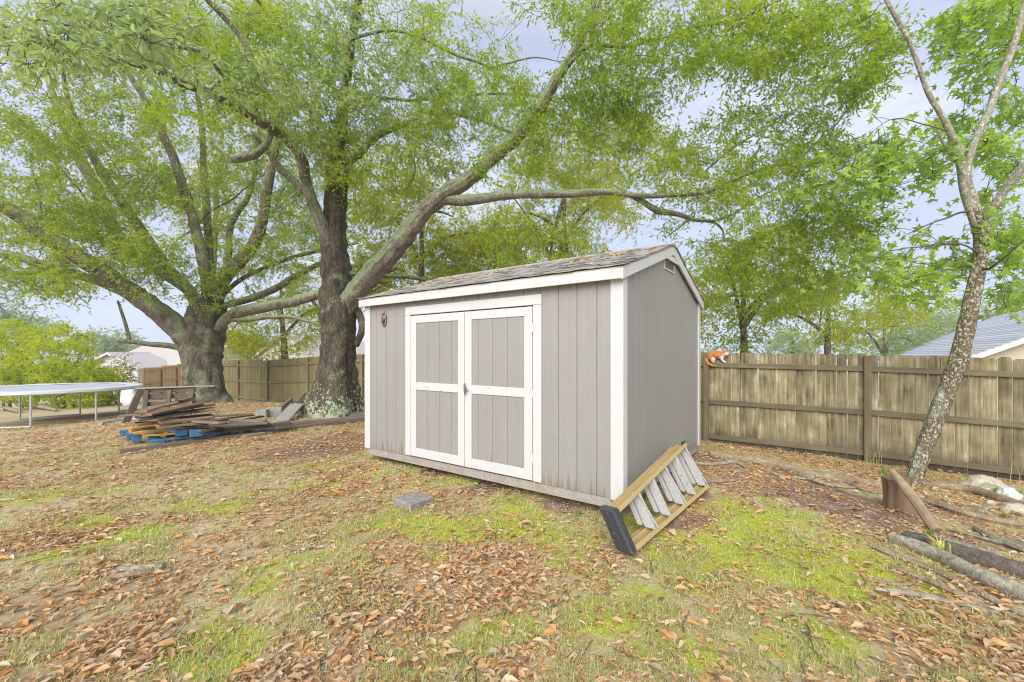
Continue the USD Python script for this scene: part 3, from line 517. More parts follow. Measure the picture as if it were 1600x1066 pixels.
# ------------------------------------------------------------ paver
pv = [atz(615, 779.5, .072), atz(650, 767, .072), atz(677, 776.5, .072), atz(642, 788.5, .072)]
c = np.mean(pv, 0); ex = unit(((pv[3] - pv[0]) + (pv[2] - pv[1]))[:3]); lx = np.linalg.norm(pv[3] - pv[0] + pv[2] - pv[1]) / 2; ly = np.linalg.norm(pv[1] - pv[0] + pv[2] - pv[3]) / 2
part(None, 'concrete_paver', box(-lx / 2, lx / 2, -ly / 2, ly / 2, -.075, 0, .008), block_m, M=frame((c[0], c[1], .072), (ex[0], ex[1], .0)), label='square grey concrete paver lying in the moss before the shed', cat='paver')

# ------------------------------------------------------------ trampoline
pad_m = paint('white_vinyl_pad', (.66, .69, .73), .45, dirt=(.35, .37, .36), dirt_cut=(.6, .75), scale=7)
mat_m = mat('pale_mesh', {'p': ('principled_bsdf', {'base_color': (.50, .52, .57), 'roughness': .45})})
tc, R, RZ = np.array([-12.98, 12.0]), 1.9, .52
tr = thing('trampoline', 'round trampoline with white pad and steel legs at the left edge', 'trampoline')
a = np.linspace(0, 2 * np.pi, 65)
prof = [(R - .36, .012), (R - .30, .028), (R - .04, .034), (R + .035, .010), (R + .04, -.05), (R + .02, -.05), (R + .02, .0), (R - .05, .018), (R - .30, .012)]
V = np.array([[(r * math.cos(x), r * math.sin(x), z) for r, z in prof] for x in a[:-1]]) ; k = len(prof); n = 64
V = V + np.stack([np.zeros((n, k)), np.zeros((n, k)), (meshkit.noise(V * 3.1, 4) - .5) * .02], -1)
i, j = np.meshgrid(np.arange(n), np.arange(k - 1), indexing='ij'); q = np.stack([i * k + j, ((i + 1) % n) * k + j, ((i + 1) % n) * k + j + 1, i * k + j + 1], -1).reshape(-1, 4)
T = np.eye(4); T[:3, 3] = (*tc, RZ)
part(tr, 'frame_pad', (V.reshape(-1, 3), q), pad_m, M=T, smooth=40)
part(tr, 'jumping_mat', apply(T, (np.vstack([[0, 0, -.02], np.c_[(R - .33) * np.cos(a), (R - .33) * np.sin(a), np.full(65, .004)]]), np.array([[0, k, k + 1] for k in range(1, 65)]))), mat_m)
part(tr, 'frame_ring', tube(np.c_[tc[0] + R * np.cos(a), tc[1] + R * np.sin(a), np.full(65, RZ - .055)], .024, 8), galv_m, smooth=True)
legs = []
for px, far in ((48, 0), (150, 0), (31, 1), (125, 1), (186, 1), (-70, 1), (-120, 0), (213, 1)):
    u = (px - 800) / F; aa = 1 + u * u; bb = -2 * (u * tc[0] + tc[1]); cc = tc @ tc - (R - .02) ** 2; D = max(bb * bb - 4 * aa * cc, 0) ** .5; z = (-bb + (D if far else -D)) / (2 * aa)
    p = np.array([u * z, z]); legs.append(p); g = float(hz(*p)); inn = (tc - p) / np.linalg.norm(tc - p)
    part(tr, 'leg', tube(spline([(p[0], p[1], RZ - .04), (p[0], p[1], g + .12), (p[0] + inn[0] * .0, p[1], g + .02)], .1), .022, 8), galv_m, smooth=True)
for i, j in ((2, 3), (4, 7), (0, 6)):
    p, q = legs[i], legs[j]; part(tr, 'leg_base', tube([(p[0], p[1], float(hz(*p)) + .03), ((p[0] + q[0]) / 2, (p[1] + q[1]) / 2, float(hz(*((p + q) / 2))) + .04), (q[0], q[1], float(hz(*q)) + .03)], .021, 8), galv_m, smooth=True)

LOGS = []
# ------------------------------------------------------------ timber pile, every board a thing
grey_b = wood('weathered_board', [(.12, .09, .065), (.22, .175, .135), (.34, .285, .23)], grain=(1.4, 30, 30), vary=.3)
brown_b = wood('brown_board', [(.13, .075, .045), (.25, .16, .10), (.38, .27, .18)], grain=(1.4, 30, 30), vary=.25)
orange_b = wood('orange_board', [(.34, .17, .035), (.55, .31, .07), (.66, .42, .15)], grain=(1.4, 30, 30), vary=.2)
dark_b = wood('dark_board', [(.04, .03, .024), (.085, .065, .05), (.15, .12, .095)], grain=(1.4, 30, 30), vary=.2)
blue_b = paint('blue_painted_wood', (.05, .17, .32), .7, dirt=(.30, .27, .23), dirt_cut=(.56, .66), scale=11, bump=.3, vary=.2)
def board(name, p0, p1, w, t, m, label, cat, roll=0.0, group=None, broken=True, parent=None):
    """A board from p0 to p1 (the middle of its end faces), w wide, t thick, its broken ends not quite square."""
    p0, p1 = np.asarray(p0, float), np.asarray(p1, float); L = np.linalg.norm(p1 - p0); M = frame(p0, p1 - p0)
    c, s = math.cos(roll), math.sin(roll); Rm = np.eye(4); Rm[1:3, 1:3] = [[c, -s], [s, c]]
    r = np.random.default_rng(int(abs(p0[0] * 1000 + p1[1] * 777 + w * 5e4)) % 99991); n = max(3, int(L / .35)); xs = np.linspace(0, L, n); bow = np.cumsum(r.normal(0, .006, n)); bow -= np.linspace(bow[0], bow[-1], n)
    V = []
    for k, x in enumerate(xs):
        ch = .003
        e = (r.uniform(-.03, .05, 4) if broken and k in (0, n - 1) else np.zeros(4)) * (1 if k else -1)
        for (yy, zz), ex in zip([(-w / 2 + ch, -t / 2), (w / 2 - ch, -t / 2), (w / 2, -t / 2 + ch), (w / 2, t / 2 - ch), (w / 2 - ch, t / 2), (-w / 2 + ch, t / 2), (-w / 2, t / 2 - ch), (-w / 2, -t / 2 + ch)], np.repeat(e, 2)): V.append((x + ex, yy, zz + bow[k]))
    V = np.array(V); s8 = 8; i, j = np.meshgrid(np.arange(n - 1), np.arange(8), indexing='ij'); q = np.stack([i * 8 + j, (i + 1) * 8 + j, (i + 1) * 8 + (j + 1) % 8, i * 8 + (j + 1) % 8], -1).reshape(-1, 4)[:, ::-1]
    f = np.vstack([q[:, [0, 1, 2]], q[:, [0, 2, 3]], [[0, k + 1, k] [::-1] for k in range(1, 7)], [[(n - 1) * 8, (n - 1) * 8 + k, (n - 1) * 8 + k + 1][::-1] for k in range(1, 7)]])
    return part(parent, name, (V, f), m, M=M @ Rm, label=label, cat=cat, group=group)
# blue pallet lying under the pile
gp = lambda px, py, z: atz(px, py, z)
e_u = unit(np.array([.70, .71, 0])); g_u = np.array([-e_u[1], e_u[0], 0])
bp = thing('pallet', 'blue painted pallet lying flat under the heap of boards', 'pallet')
O = atz(236, 694, -.06); O[2] = -.07
for k in range(3):
    o = O + g_u * (.58 * k)
    for q in range(3): board('block', o + e_u * (.02 + q * .86), o + e_u * (.16 + q * .86), .14, .085, blue_b, None, None, parent=bp, broken=False)
    for z in (.052,): board('stringer_board', o + (0, 0, z) + e_u * 0, o + (0, 0, z) + e_u * 1.90, .10, .018, blue_b, None, None, parent=bp, broken=False)
for k in range(6):
    o = O + e_u * (.06 + .34 * k) + (0, 0, .072); board('deck_board', o - g_u * .05, o + g_u * 1.22, .11, .019, blue_b, None, None, parent=bp, broken=False)
# pallet on its edge behind the pile
pal_b = wood('dark_pallet_wood', [(.07, .055, .04), (.15, .12, .09), (.25, .205, .155)], grain=(1.4, 30, 30), vary=.2); pale_b = wood('pale_grey_board', [(.26, .24, .20), (.40, .37, .32), (.54, .51, .45)], grain=(1.4, 30, 30), vary=.15)
for px, py in ((194, 677), (205, 683), (214, 685)): o = gp(px, py, .02); board('block', o - g_u * .05, o + g_u * .10, .12, .10, blue_b, None, None, parent=bp, broken=False)
sp = thing('pallet', 'brown weathered pallet propped upright before the left oak', 'pallet')
PA, PB = at(226, 608, 10.6), at(306, 603, 10.9); g0 = -.24; pu = unit(np.array([PB[0] - PA[0], PB[1] - PA[1], 0])); pn = np.array([pu[1], -pu[0], 0]); PL = np.linalg.norm((PB - PA)[:2]); zt = PA[2]
lean = np.array([-pn[0] * .22, -pn[1] * .22, 1.0])
def pp(s, h, off=0.0): return np.array([PA[0], PA[1], 0]) + pu * s - lean * 0 + np.array([lean[0], lean[1], 0]) * (h - (zt - g0)) + np.array([0, 0, g0 + h]) + pn * off
HT = zt - g0
for s in (.07, PL / 2, PL - .07): board('stringer', pp(s, .0, .05), pp(s, HT - .03, .05), .045, .10, pal_b, None, None, parent=sp, broken=False, roll=math.pi / 2)
for h in (.08, .27, .46, .64, .80):
    if h < HT: board('slat', pp(0, h, -.02), pp(PL, h, -.02), .02, .11, pal_b, None, None, parent=sp, broken=False)
for h in (.10, .5): board('slat', pp(0, h, .115), pp(PL, h, .115), .018, .10, grey_b, None, None, parent=sp, broken=False) if False else None
board('plank', pp(-.12, HT + .02, .03), pp(PL + .42, HT + .045, .0), .12, .03, pale_b, 'pale grey plank laid along the top edge of the upright pallet', 'plank')
board('plank', pp(-.26, -.0, .12), pp(-.06, HT - .05, .06), .15, .03, grey_b, 'grey plank leaning on the left end of the upright pallet', 'plank', roll=math.pi / 2)
# front beams
board('beam', gp(188, 707, -.04), gp(566, 655, .05), .15, .075, grey_b, 'longest grey timber beam along the front of the board heap', 'beam', broken=False)
board('beam', gp(330, 672, .10), gp(575, 652, .07), .22, .06, grey_b, 'long brown grey plank crossing behind the front beam near the shed', 'plank', broken=False)
board('beam', gp(300, 677, .08), gp(455, 663, .14), .14, .07, dark_b, 'dark long board between the blue strip and the grey plank', 'plank')
board('plank', gp(228, 691, .03), gp(398, 669, .085), .09, .03, blue_b, 'long blue painted strip at the front of the board heap', 'plank', broken=False)
board('plank', gp(385, 681, .10), gp(412, 677, .10), .12, .03, brown_b, 'short broken board lying on the front beam', 'plank')
# orange boards
for k, (x0, y0, x1, y1, z, w, m, lab) in enumerate([
    (203, 669, 246, 664, .20, .13, orange_b, 'thick orange board end, leftmost of the orange boards'),
    (203, 674, 278, 662, .15, .13, orange_b, 'long orange board second up among the orange boards'),
    (246, 665, 300, 655, .25, .13, orange_b, 'bright orange board standing out highest of the orange boards'),
    (212, 678, 276, 670, .11, .12, orange_b, 'orange board below the other orange ones, over blue blocks'),
    (228, 680, 277, 677, .07, .12, orange_b, 'lowest short orange board just above the blue pallet edge'),
    (216, 664, 262, 659, .27, .12, brown_b, 'brown rough board resting on the orange boards'),
    (208, 658, 250, 656, .30, .12, grey_b, 'short grey board end poking left above the orange boards'),
    (246, 655, 345, 661, .31, .12, grey_b, 'grey board lying across the heap and sloping down right'),
    (214, 657, 327, 641, .37, .15, grey_b, 'broad grey plank under the top boards of the heap'),
    (216, 652, 330, 638, .41, .12, dark_b, 'dark plank with a thick end high in the heap'),
    (224, 646, 333, 632, .47, .15, brown_b, 'brown plank just below the top of the heap'),
    (232, 648, 312, 631, .51, .14, brown_b, 'thin brown plank with a pale right end near the top'),
    (222, 643, 298, 624, .55, .16, brown_b, 'topmost warm brown plank of the heap, tilted up to the right'),
    (282, 626, 297, 622, .60, .14, brown_b, 'small broken board on the very top of the heap'),
    (300, 668, 420, 661, .20, .14, grey_b, 'pale long plank in the right half of the heap'),
    (318, 656, 412, 658, .21, .14, grey_b, 'flat pale plank above the long right planks'),
    (300, 664, 352, 656, .25, .11, dark_b, 'dark board lying askew in the middle of the heap'),
    (322, 651, 392, 647, .16, .13, brown_b, 'reddish brown plank flat on leaves right of the heap'),
    (345, 655, 394, 649, .13, .10, dark_b, 'narrow dark board right of the reddish plank'),
    (376, 657, 408, 651, .10, .09, dark_b, 'short dark stick of wood pointing at the grey blocks'),
    (252, 660, 330, 652, .35, .10, brown_b, 'narrow brown board lying across the heap middle'),
    (310, 676, 345, 668, .15, .10, grey_b, 'small cut grey board end over the blue strip'),
    (214, 659, 330, 649, .28, .15, dark_b, 'dark board hidden under the broad grey plank of the heap'),
    (215, 664, 352, 662, .10, .16, brown_b, 'long brown board just above the orange boards, running right'),
    (226, 670, 340, 668, .03, .16, dark_b, 'dark board filling the heap behind the orange boards'),
    (226, 650, 286, 636, .45, .12, grey_b, 'grey weathered board tilted on the left of the heap top'),
    (262, 645, 334, 640, .40, .13, brown_b, 'brown board ending at the right end of the heap top'),
    (262, 682, 330, 675, .02, .15, dark_b, 'dark board low in the heap between the blue blocks'),
    (330, 664, 402, 660, .17, .12, brown_b, 'brown board between the pale long planks on the right'),
    (250, 668, 318, 661, .27, .13, grey_b, 'grey short board in the heap centre over the orange ones'),
    (188, 650, 214, 648, .20, .12, brown_b, 'stubby brown board end sticking out at the far left of the heap')]):
    board('plank', gp(x0, y0, z), gp(x1, y1, z + .01), w, .032, m, lab, 'plank', roll=random.Random(k).uniform(-.12, .12))
for k, (x, y, lab) in enumerate([(280, 676, 'blue block with worn top between orange boards and grey plank'), (303, 677, 'blue and grey block right of the other blue block')]):
    p = gp(x, y, .14); board('wood_block', p - e_u * .05, p + e_u * .10, .13, .10, blue_b, lab, 'wood block', broken=False)
# old logs in the light patch behind the trampoline
for pts, m, lab in (([(28, 632, 4), (55, 634, 5), (88, 641, 3)], 'log_tan', 'grey fallen log in the bright patch seen under the trampoline'), ([(2, 634, 4), (16, 639, 4.5), (30, 643, 3.5)], 'log_tan', 'orange brown fallen log at the far left seen under the trampoline')): LOGS.append((pts, m, lab))
# by the middle oak
cb = paint('grey_cinder_block', (.36, .35, .33), .95, dirt=(.20, .20, .15), dirt_cut=(.45, .7), scale=12, bump=.7, vary=.15)
for (x0, x1, yb, yt, dz, lab) in ((400, 416, 655, 641, 0, 'grey concrete block beside the middle oak, left one of two'), (415, 440, 653, 638, .1, 'longer grey concrete block right of the other, beside the middle oak')):
    p = atg(x0, yb); q = atg(x1, yb - 1); hgt = (yb - yt) / F * p[1]; part(None, 'concrete_block', box(0, np.linalg.norm(q - p), 0, .2, -.05, hgt, .012), cb, M=frame(p, (q - p) * (1, 1, 0)), label=lab, cat='concrete block')
p = atg(440, 660); board('plank', p + (0, 0, .03), at(464, 632, p[1] + .9), .30, .035, pale_b, 'wide pale plank sloping up against the middle oak', 'plank')
p = atg(438, 646); board('plank', at(440, 641, p[1] - .3), at(456, 628, p[1] + .1), .06, .22, grey_b, 'short thick board end beside the sloping pale plank', 'plank')
board('plank', at(458, 644, 9.9), at(479, 619, 10.6), .12, .12, dark_b, 'dark timber leaning on the left side of the middle oak', 'timber')
p = atg(566, 654); board('plank', p + (-.25, 0, .08), p + (.35, .2, .14), .3, .04, grey_b, 'grey board end by the left corner of the shed', 'plank')
# sack, pipes
sack_m = paint('white_sack', (.74, .74, .74), .6, dirt=(.45, .43, .40), dirt_cut=(.6, .8), scale=8, bump=.5)
p = atg(203, 634); b = trimesh.creation.icosphere(3, 1.0); v = np.array(b.vertices); v = np.sign(v) * np.abs(v) ** .72; v = v * (.30, .22, .36) + (0, 0, .33); v += (meshkit.fbm(v * 5, 3, 2) - .5)[:, None] * .12 * np.array(b.vertices); v[:, 2] += v[:, 2] * .12
part(None, 'white_sack', (v + p, b.faces), sack_m, smooth=True, label='white sack standing between the trampoline and the upright pallet', cat='sack')
pole_m = paint('pale_plastic_pipe', (.55, .54, .50), .5, dirt=(.3, .27, .22), dirt_cut=(.5, .7), scale=10)
part(None, 'plastic_pipe', tube(spline([atg(158, 663, .03), atg(178, 657, .03), atg(196, 654.5, .03), atg(212, 655, .03)], .1), .03, 8), pole_m, smooth=True, label='pale curved pipe on the ground between trampoline and board heap', cat='pipe')
part(None, 'plastic_pipe', tube(spline([atg(188, 645, .03), atg(198, 644, .03), atg(210, 646, .03)], .1), .025, 8), pole_m, smooth=True, label='short pale pipe behind the left end of the board heap', cat='pipe')
# ------------------------------------------------------------ trees
bark_left = bark('bark_left_oak', (.10, .085, .06), (.34, .295, .22), moss=(.29, .335, .20), scale=5.0, moss_amt=.82)
bark_left_trunk = bark('bark_left_trunk', (.055, .05, .036), (.235, .205, .145), spots=(.22, .235, .15), scale=5.0, spot_scale=2.2, spot_cut=(.50, .66), crack=.85)
bark_mid = bark('bark_mid_oak', (.05, .042, .03), (.225, .185, .13), moss=(.24, .28, .15), spots=(.40, .44, .31), scale=6.0, moss_amt=.30, tall=(.0, 1.6), spot_scale=13.0, crack=.85)
bark_limb = bark('bark_limb', (.135, .115, .085), (.37, .325, .25), moss=(.30, .355, .21), scale=6.0, moss_amt=1.0)
bark_maple = bark('bark_maple', (.15, .115, .07), (.25, .20, .125), spots=(.46, .46, .36), scale=10.0, spot_scale=30.0, spot_cut=(.535, .60), moss=(.34, .40, .29), moss_amt=.35)
bark_maple_limb = bark('bark_maple_limb', (.25, .225, .165), (.42, .40, .31), spots=(.55, .55, .45), scale=10.0, spot_scale=26.0, spot_cut=(.53, .60), moss=(.42, .46, .35), moss_amt=.5, crack=.35)
bark_bg = bark('bark_far', (.09, .075, .055), (.24, .20, .15), scale=5.0)
twig_m = mat('twig_bark', {'g': ('geometry', {}), 'n': ('noise_texture', {'scale': 3.0, 'detail': 4.0}), 'r': ('rgb_ramp', {'ramp': [(0.35, (.075, .06, .045)), (0.65, (.20, .17, .125))]}), 'p': ('principled_bsdf', {'roughness': 0.9, 'specular_ior_level': .2})}, [('g.position', 'n.vector'), ('n.fac', 'r.fac'), ('r.color', 'p.base_color')])
leaf_mid = leaf('oak_leaf_middle', [(.125, .195, .036), (.21, .295, .05), (.30, .385, .06), (.39, .455, .07), (.51, .525, .08)], trans=.55, clump=.45)
leaf_left = leaf('oak_leaf_left', [(.14, .20, .055), (.22, .29, .07), (.31, .38, .08), (.40, .45, .085), (.48, .49, .09)], trans=.55, clump=.45)
leaf_near = leaf('oak_leaf_sprout', [(.18, .25, .10), (.26, .34, .14), (.33, .41, .17), (.40, .47, .19), (.46, .50, .17)], trans=.5, clump=.7, rough=.36)
leaf_maple = leaf('maple_leaf', [(.16, .27, .08), (.23, .36, .095), (.31, .45, .10), (.40, .52, .10), (.52, .58, .10)], trans=.5, clump=.8)
leaf_yellow = leaf('yellow_green_leaf', [(.16, .22, .03), (.25, .31, .04), (.36, .40, .045), (.46, .46, .05), (.56, .50, .06)], trans=.5, clump=.35)
leaf_green = leaf('green_leaf', [(.055, .10, .03), (.09, .15, .04), (.14, .20, .045), (.19, .24, .05)], trans=.45, clump=.4)
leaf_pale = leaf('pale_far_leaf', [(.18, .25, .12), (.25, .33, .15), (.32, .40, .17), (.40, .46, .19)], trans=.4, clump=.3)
leaf_bush = leaf('bush_leaf', [(.22, .29, .045), (.34, .41, .055), (.47, .51, .065), (.59, .59, .085)], trans=.5, clump=.7)

def unit2(v): return v / (np.linalg.norm(v, axis=1, keepdims=True) + 1e-12)
def limb_world(pts, step=.08, k=1.0):
    """Control points (px, py, distance, width in px) of a limb as a 3-D path with radii."""
    q = np.array(pts, float); uv = np.c_[(q[:, 0] - CX) / F, (q[:, 1] - Y0) / F]; td = unit2(np.gradient(q[:, :2], axis=0)); rho = np.linalg.norm(uv, axis=1); rd = uv / np.maximum(rho, 1e-6)[:, None]
    across = np.abs(td[:, 0] * rd[:, 1] - td[:, 1] * rd[:, 0]); wide = np.sqrt(1 + (rho * across) ** 2)      # a wide lens draws round things broader towards its rim
    P = np.array([[*at(x, y, Y), .5 * w * k / e * Y / F] for (x, y, Y, w), e in zip(pts, wide)]); s = spline(P, step); s[:, 3] = np.maximum(s[:, 3], .004); return s
def wobble(s, amp, seed):
    t = np.linspace(0, 1, len(s)); w = np.sin(np.pi * t)[:, None]; n = np.stack([meshkit.fbm(np.c_[s[:, :3] * 1.8], 2, seed + k) - .5 for k in range(3)], 1); s = s.copy(); s[:, :3] += n * amp * w; return s
class Tree:
    def __init__(self, name, label, barkm, limbm=None, group=None, cat='tree', k=1.0, tk=1.0):
        self.k, self.tk = k, tk
        self.t = thing(name, label, cat, group); self.nodes = []; self.rad = []; self.twigs = []; self.bark, self.limbm = barkm, limbm or barkm; self.seed = len(used) * 13
    def limb(self, pts, name='limb', thin=1.0, sides=None, rough=.018, world=False, lobes=None, m=None, step=None, label=None, wob=.06, seedn=True):
        s = np.asarray(pts, float) if world else limb_world(pts, step or .09, (self.tk if name == 'trunk' else self.k) * thin); s = wobble(s, wob, self.seed + len(self.nodes)) if wob else s
        rm = s[:, 3].max(); sides = sides or int(np.clip(rm * 90, 6, 36))
        part(self.t, name, tube(s[:, :3], s[:, 3], sides, rough=rough * min(1, rm / .1), seed=self.seed + len(self.nodes), lobes=lobes), m or self.limbm, smooth=True, label=label)
        if seedn: self.nodes += list(s[:, :3]); self.rad += list(s[:, 3])
        return s
    def grow(self, pts, seed=0, bend=.18, r0=.017, maxr=.05, lift=.25):
        """Branches from the limbs to the points, each from the nearest wood there is by then."""
        rng = np.random.default_rng(seed); pts = np.asarray(pts); nodes, rad = np.array(self.nodes), np.array(self.rad)
        d, _ = cKDTree(nodes).query(pts); order = np.argsort(d); pts = pts[order]; B = max(1, len(pts) // 14); self.tips = []
        for b in range(0, len(pts), B):
            tree = cKDTree(nodes); nn, nr = [], []
            for p in pts[b:b + B]:
                dd, k = tree.query(p); o = nodes[k]; L = dd
                if L < .05: self.tips.append((p, p - o)); continue
                n = max(3, int(L / .28)); t = np.linspace(0, 1, n + 1)[:, None]
                c = (o + p) / 2 + rng.normal(0, bend * L * .5, 3) + np.array([0, 0, lift * L * .4])
                q = (1 - t) ** 2 * o + 2 * t * (1 - t) * c + t * t * p + rng.normal(0, .018, (n + 1, 3)) * (t * (1 - t) * 4)
                ra = min(rad[k] * .7, r0 * .35 + r0 * .45 * L, maxr); r = np.linspace(ra, .0045, n + 1)
                self.twigs.append(tube(q, r, 4 if ra < .02 else 6, cap=False)); nn += list(q[1:]); nr += list(r[1:]); self.tips.append((p, q[-1] - q[-2]))
            if nn: nodes = np.vstack([nodes, nn]); rad = np.r_[rad, nr]
        self.all_nodes = nodes
    def foliage(self, per, L, W, spread, m, seed=0, shape=2, name='leaves', sub=6, droop=.35, stems=False, lam=(.6, 1.35)):
        """Sprays of leaves round every branch tip: short side twigs with leaves along them."""
        rng = np.random.default_rng(seed); T = np.array([a for a, _ in self.tips]); D = unit(np.array([b for _, b in self.tips])); n = len(T)
        own = np.maximum(2, (sub * rng.uniform(*lam, n)).astype(int)); idx = np.repeat(np.arange(n), own); k = len(idx)
        dirs = unit(D[idx] * .55 + rng.normal(0, 1, (k, 3)) * (1, 1, .6) + (0, 0, -droop * .4)); ln = spread * rng.uniform(.5, 1.25, k)
        st = T[idx] - D[idx] * (rng.uniform(0, .5, k) * spread)[:, None]
        m_ = max(3, int(per / sub)); li = np.repeat(np.arange(k), m_); t = np.tile(np.linspace(.12, 1, m_), k) + rng.uniform(-.06, .06, k * m_)
        base = st[li] + dirs[li] * (ln[li] * t)[:, None]; base[:, 2] -= droop * .35 * ln[li] * t * t; base += rng.normal(0, .012, base.shape)
        ld = unit(dirs[li] * .7 + rng.normal(0, .65, base.shape) + (0, 0, -.15)); nr = unit(rng.normal(0, .8, base.shape) + (0, 0, .8))
        s = rng.uniform(.7, 1.25, len(base)); part(self.t, name, leaf_mesh(base, ld, nr, L * s, W * s, shape=shape), m, kind='stuff', islands={2: 4, 6: 7}.get(shape, 14)); self.n_leaves = len(base)
        if stems:
            for a, d, l in zip(st, dirs, ln): self.twigs.append(tube([a, a + d * l * .5 - (0, 0, droop * .09 * l), a + d * l - (0, 0, droop * .35 * l)], [.004, .003, .0015], 3, cap=False))
    def finish(self):
        if self.twigs: part(self.t, 'branches', join(self.twigs), twig_m, kind='stuff', smooth=True)
GAPS = [(745, 38, 48, 42), (860, 78, 42, 40), (1110, 140, 62, 44), (1050, 185, 40, 30), (1430, 190, 48, 95), (1445, 25, 28, 70), (1200, 145, 35, 30), (1092, 348, 42, 34), (1062, 372, 26, 28), (1350, 450, 55, 40), (1250, 505, 45, 26), (1420, 300, 45, 40),
        (200, 182, 26, 30), (214, 122, 24, 16), (28, 150, 44, 26), (20, 250, 40, 20), (60, 480, 50, 20), (140, 505, 95, 30), (960, 360, 30, 25), (1000, 250, 30, 20), (640, 270, 20, 20), (430, 445, 40, 20), (300, 215, 16, 60), (250, 350, 22, 26), (120, 260, 22, 22), (390, 360, 14, 30)]
def crown_points(regions, seed, gaps=GAPS, keep=.93, lo=.36):
    """Points through a crown: (px, py, half width, half height, nearest, farthest distance, count) of its masses, thinned by clumps and gaps."""
    rng = np.random.default_rng(seed); out = []
    for cx, cy, rx, ry, y0, y1, n in regions:
        m = n * 3; a = rng.uniform(0, 2 * np.pi, m); r = np.sqrt(rng.uniform(0, 1, m)); px, py, Y = cx + rx * r * np.cos(a), cy + ry * r * np.sin(a), rng.uniform(y0, y1, m)
        w = np.ones(m)
        for gx_, gy_, gr, gh in gaps: w *= 1 - keep * np.exp(-((((px - gx_) / gr) ** 2 + ((py - gy_) / gh) ** 2)) ** 2)
        P = np.stack([(px - CX) / F * Y, Y, H + (Y0 - py) / F * Y], 1); w *= ss(lo, lo + .2, meshkit.fbm(P * .9, 3, seed)) * .9 + .1
        P = P[rng.uniform(0, 1, m) < w][:n]; out.append(P)
    return np.vstack(out)
def root_flare(n=6, amp=.42, seed=0, k=6.0):
    ph = np.random.default_rng(seed).uniform(0, 6.28, 4)
    return lambda t, a: 1 + amp * np.exp(-t * k) * (np.maximum(0, np.cos(a * n / 2 + ph[0])) ** 2 * 1.1 + .5 * np.cos(a * 3 + ph[1])) + .05 * np.cos(a * 5 + ph[2] + t * 4) + .03 * np.cos(a * 9 + ph[3] - t * 6)

# --- the middle oak
mo = Tree('oak_tree', 'big oak behind the shed with lichen spotted trunk and mossy limb over the roof', bark_mid, bark_limb, k=.76, tk=.87)
Ym = 10.35
mo.limb([(524, 662, Ym, 100), (524, 645, Ym, 92), (525, 622, Ym, 76), (527, 590, Ym, 64), (528, 560, Ym, 59), (528, 520, Ym, 60), (527, 480, Ym, 66), (525, 450, Ym, 56), (524, 410, Ym, 50), (522, 370, Ym, 46), (523, 335, Ym, 42), (525, 300, Ym, 37), (526, 260, Ym - .2, 32), (530, 215, Ym - .4, 25), (538, 150, Ym - .6, 18), (548, 80, Ym - .8, 13), (560, 0, Ym - 1, 14), (570, -80, Ym - 1.2, 8)],
        name='trunk', sides=44, rough=.07, lobes=root_flare(7, .40, 3, 9.0), m=bark_mid, step=.07, wob=.03)
mo.limb([(528, 500, Ym, 44), (548, 468, Ym - .1, 50), (578, 430, Ym - .25, 49), (610, 398, Ym - .45, 45), (640, 360, Ym - .7, 42), (668, 326, Ym - .95, 40), (705, 298, Ym - 1.2, 38), (742, 272, Ym - 1.4, 33), (785, 236, Ym - 1.6, 29), (830, 190, Ym - 1.85, 27), (868, 128, Ym - 2.1, 23), (900, 75, Ym - 2.3, 19), (922, 22, Ym - 2.5, 15), (940, -40, Ym - 2.7, 10)], rough=.055, sides=34, label='mossy limb arching over the shed roof', thin=.92)
mo.limb([(690, 312, Ym - 1.1, 22), (725, 313, Ym - 1.3, 24), (770, 308, Ym - 1.6, 20), (830, 303, Ym - 1.9, 19), (890, 302, Ym - 2.2, 17), (950, 302, Ym - 2.5, 15), (1000, 307, Ym - 2.7, 11), (1060, 305, Ym - 2.9, 9.5), (1112, 297, Ym - 3.1, 8.5), (1160, 276, Ym - 3.2, 7.5), (1205, 262, Ym - 3.3, 6), (1255, 240, Ym - 3.4, 4.5), (1305, 196, Ym - 3.5, 3.5), (1340, 150, Ym - 3.5, 2.5)], label='long level limb above the shed')
mo.limb([(985, 305, Ym - 2.65, 11), (1008, 318, Ym - 2.6, 13), (1030, 331, Ym - 2.6, 14), (1060, 335, Ym - 2.6, 11), (1085, 344, Ym - 2.6, 9), (1112, 347, Ym - 2.6, 7), (1130, 362, Ym - 2.6, 4), (1132, 372, Ym - 2.6, 2)])
mo.limb([(1105, 346, Ym - 2.6, 6), (1135, 340, Ym - 2.7, 5), (1165, 322, Ym - 2.8, 4), (1205, 300, Ym - 2.9, 3), (1260, 268, Ym - 3, 2)])
mo.limb([(1075, 341, Ym - 2.6, 6), (1066, 352, Ym - 2.6, 5), (1052, 362, Ym - 2.6, 2.5), (1040, 372, Ym - 2.6, 1.5)])
mo.limb([(893, 88, Ym - 2.25, 13), (925, 71, Ym - 2.4, 12), (960, 72, Ym - 2.6, 11), (985, 71, Ym - 2.8, 11), (1012, 64, Ym - 3, 10), (1050, 55, Ym - 3.2, 9.5), (1087, 42, Ym - 3.4, 9), (1132, 36, Ym - 3.6, 8.5), (1165, 26, Ym - 3.7, 8), (1200, 9, Ym - 3.8, 5), (1240, -10, Ym - 3.9, 4)])
mo.limb([(1162, 28, Ym - 3.7, 6), (1190, 33, Ym - 3.75, 7), (1215, 41, Ym - 3.8, 6.5), (1250, 25, Ym - 3.9, 5.5), (1282, 9, Ym - 4, 5), (1310, -20, Ym - 4.1, 4)])
mo.limb([(1215, 41, Ym - 3.8, 4), (1240, 58, Ym - 3.8, 3.5), (1258, 72, Ym - 3.8, 3), (1272, 76, Ym - 3.8, 2)])
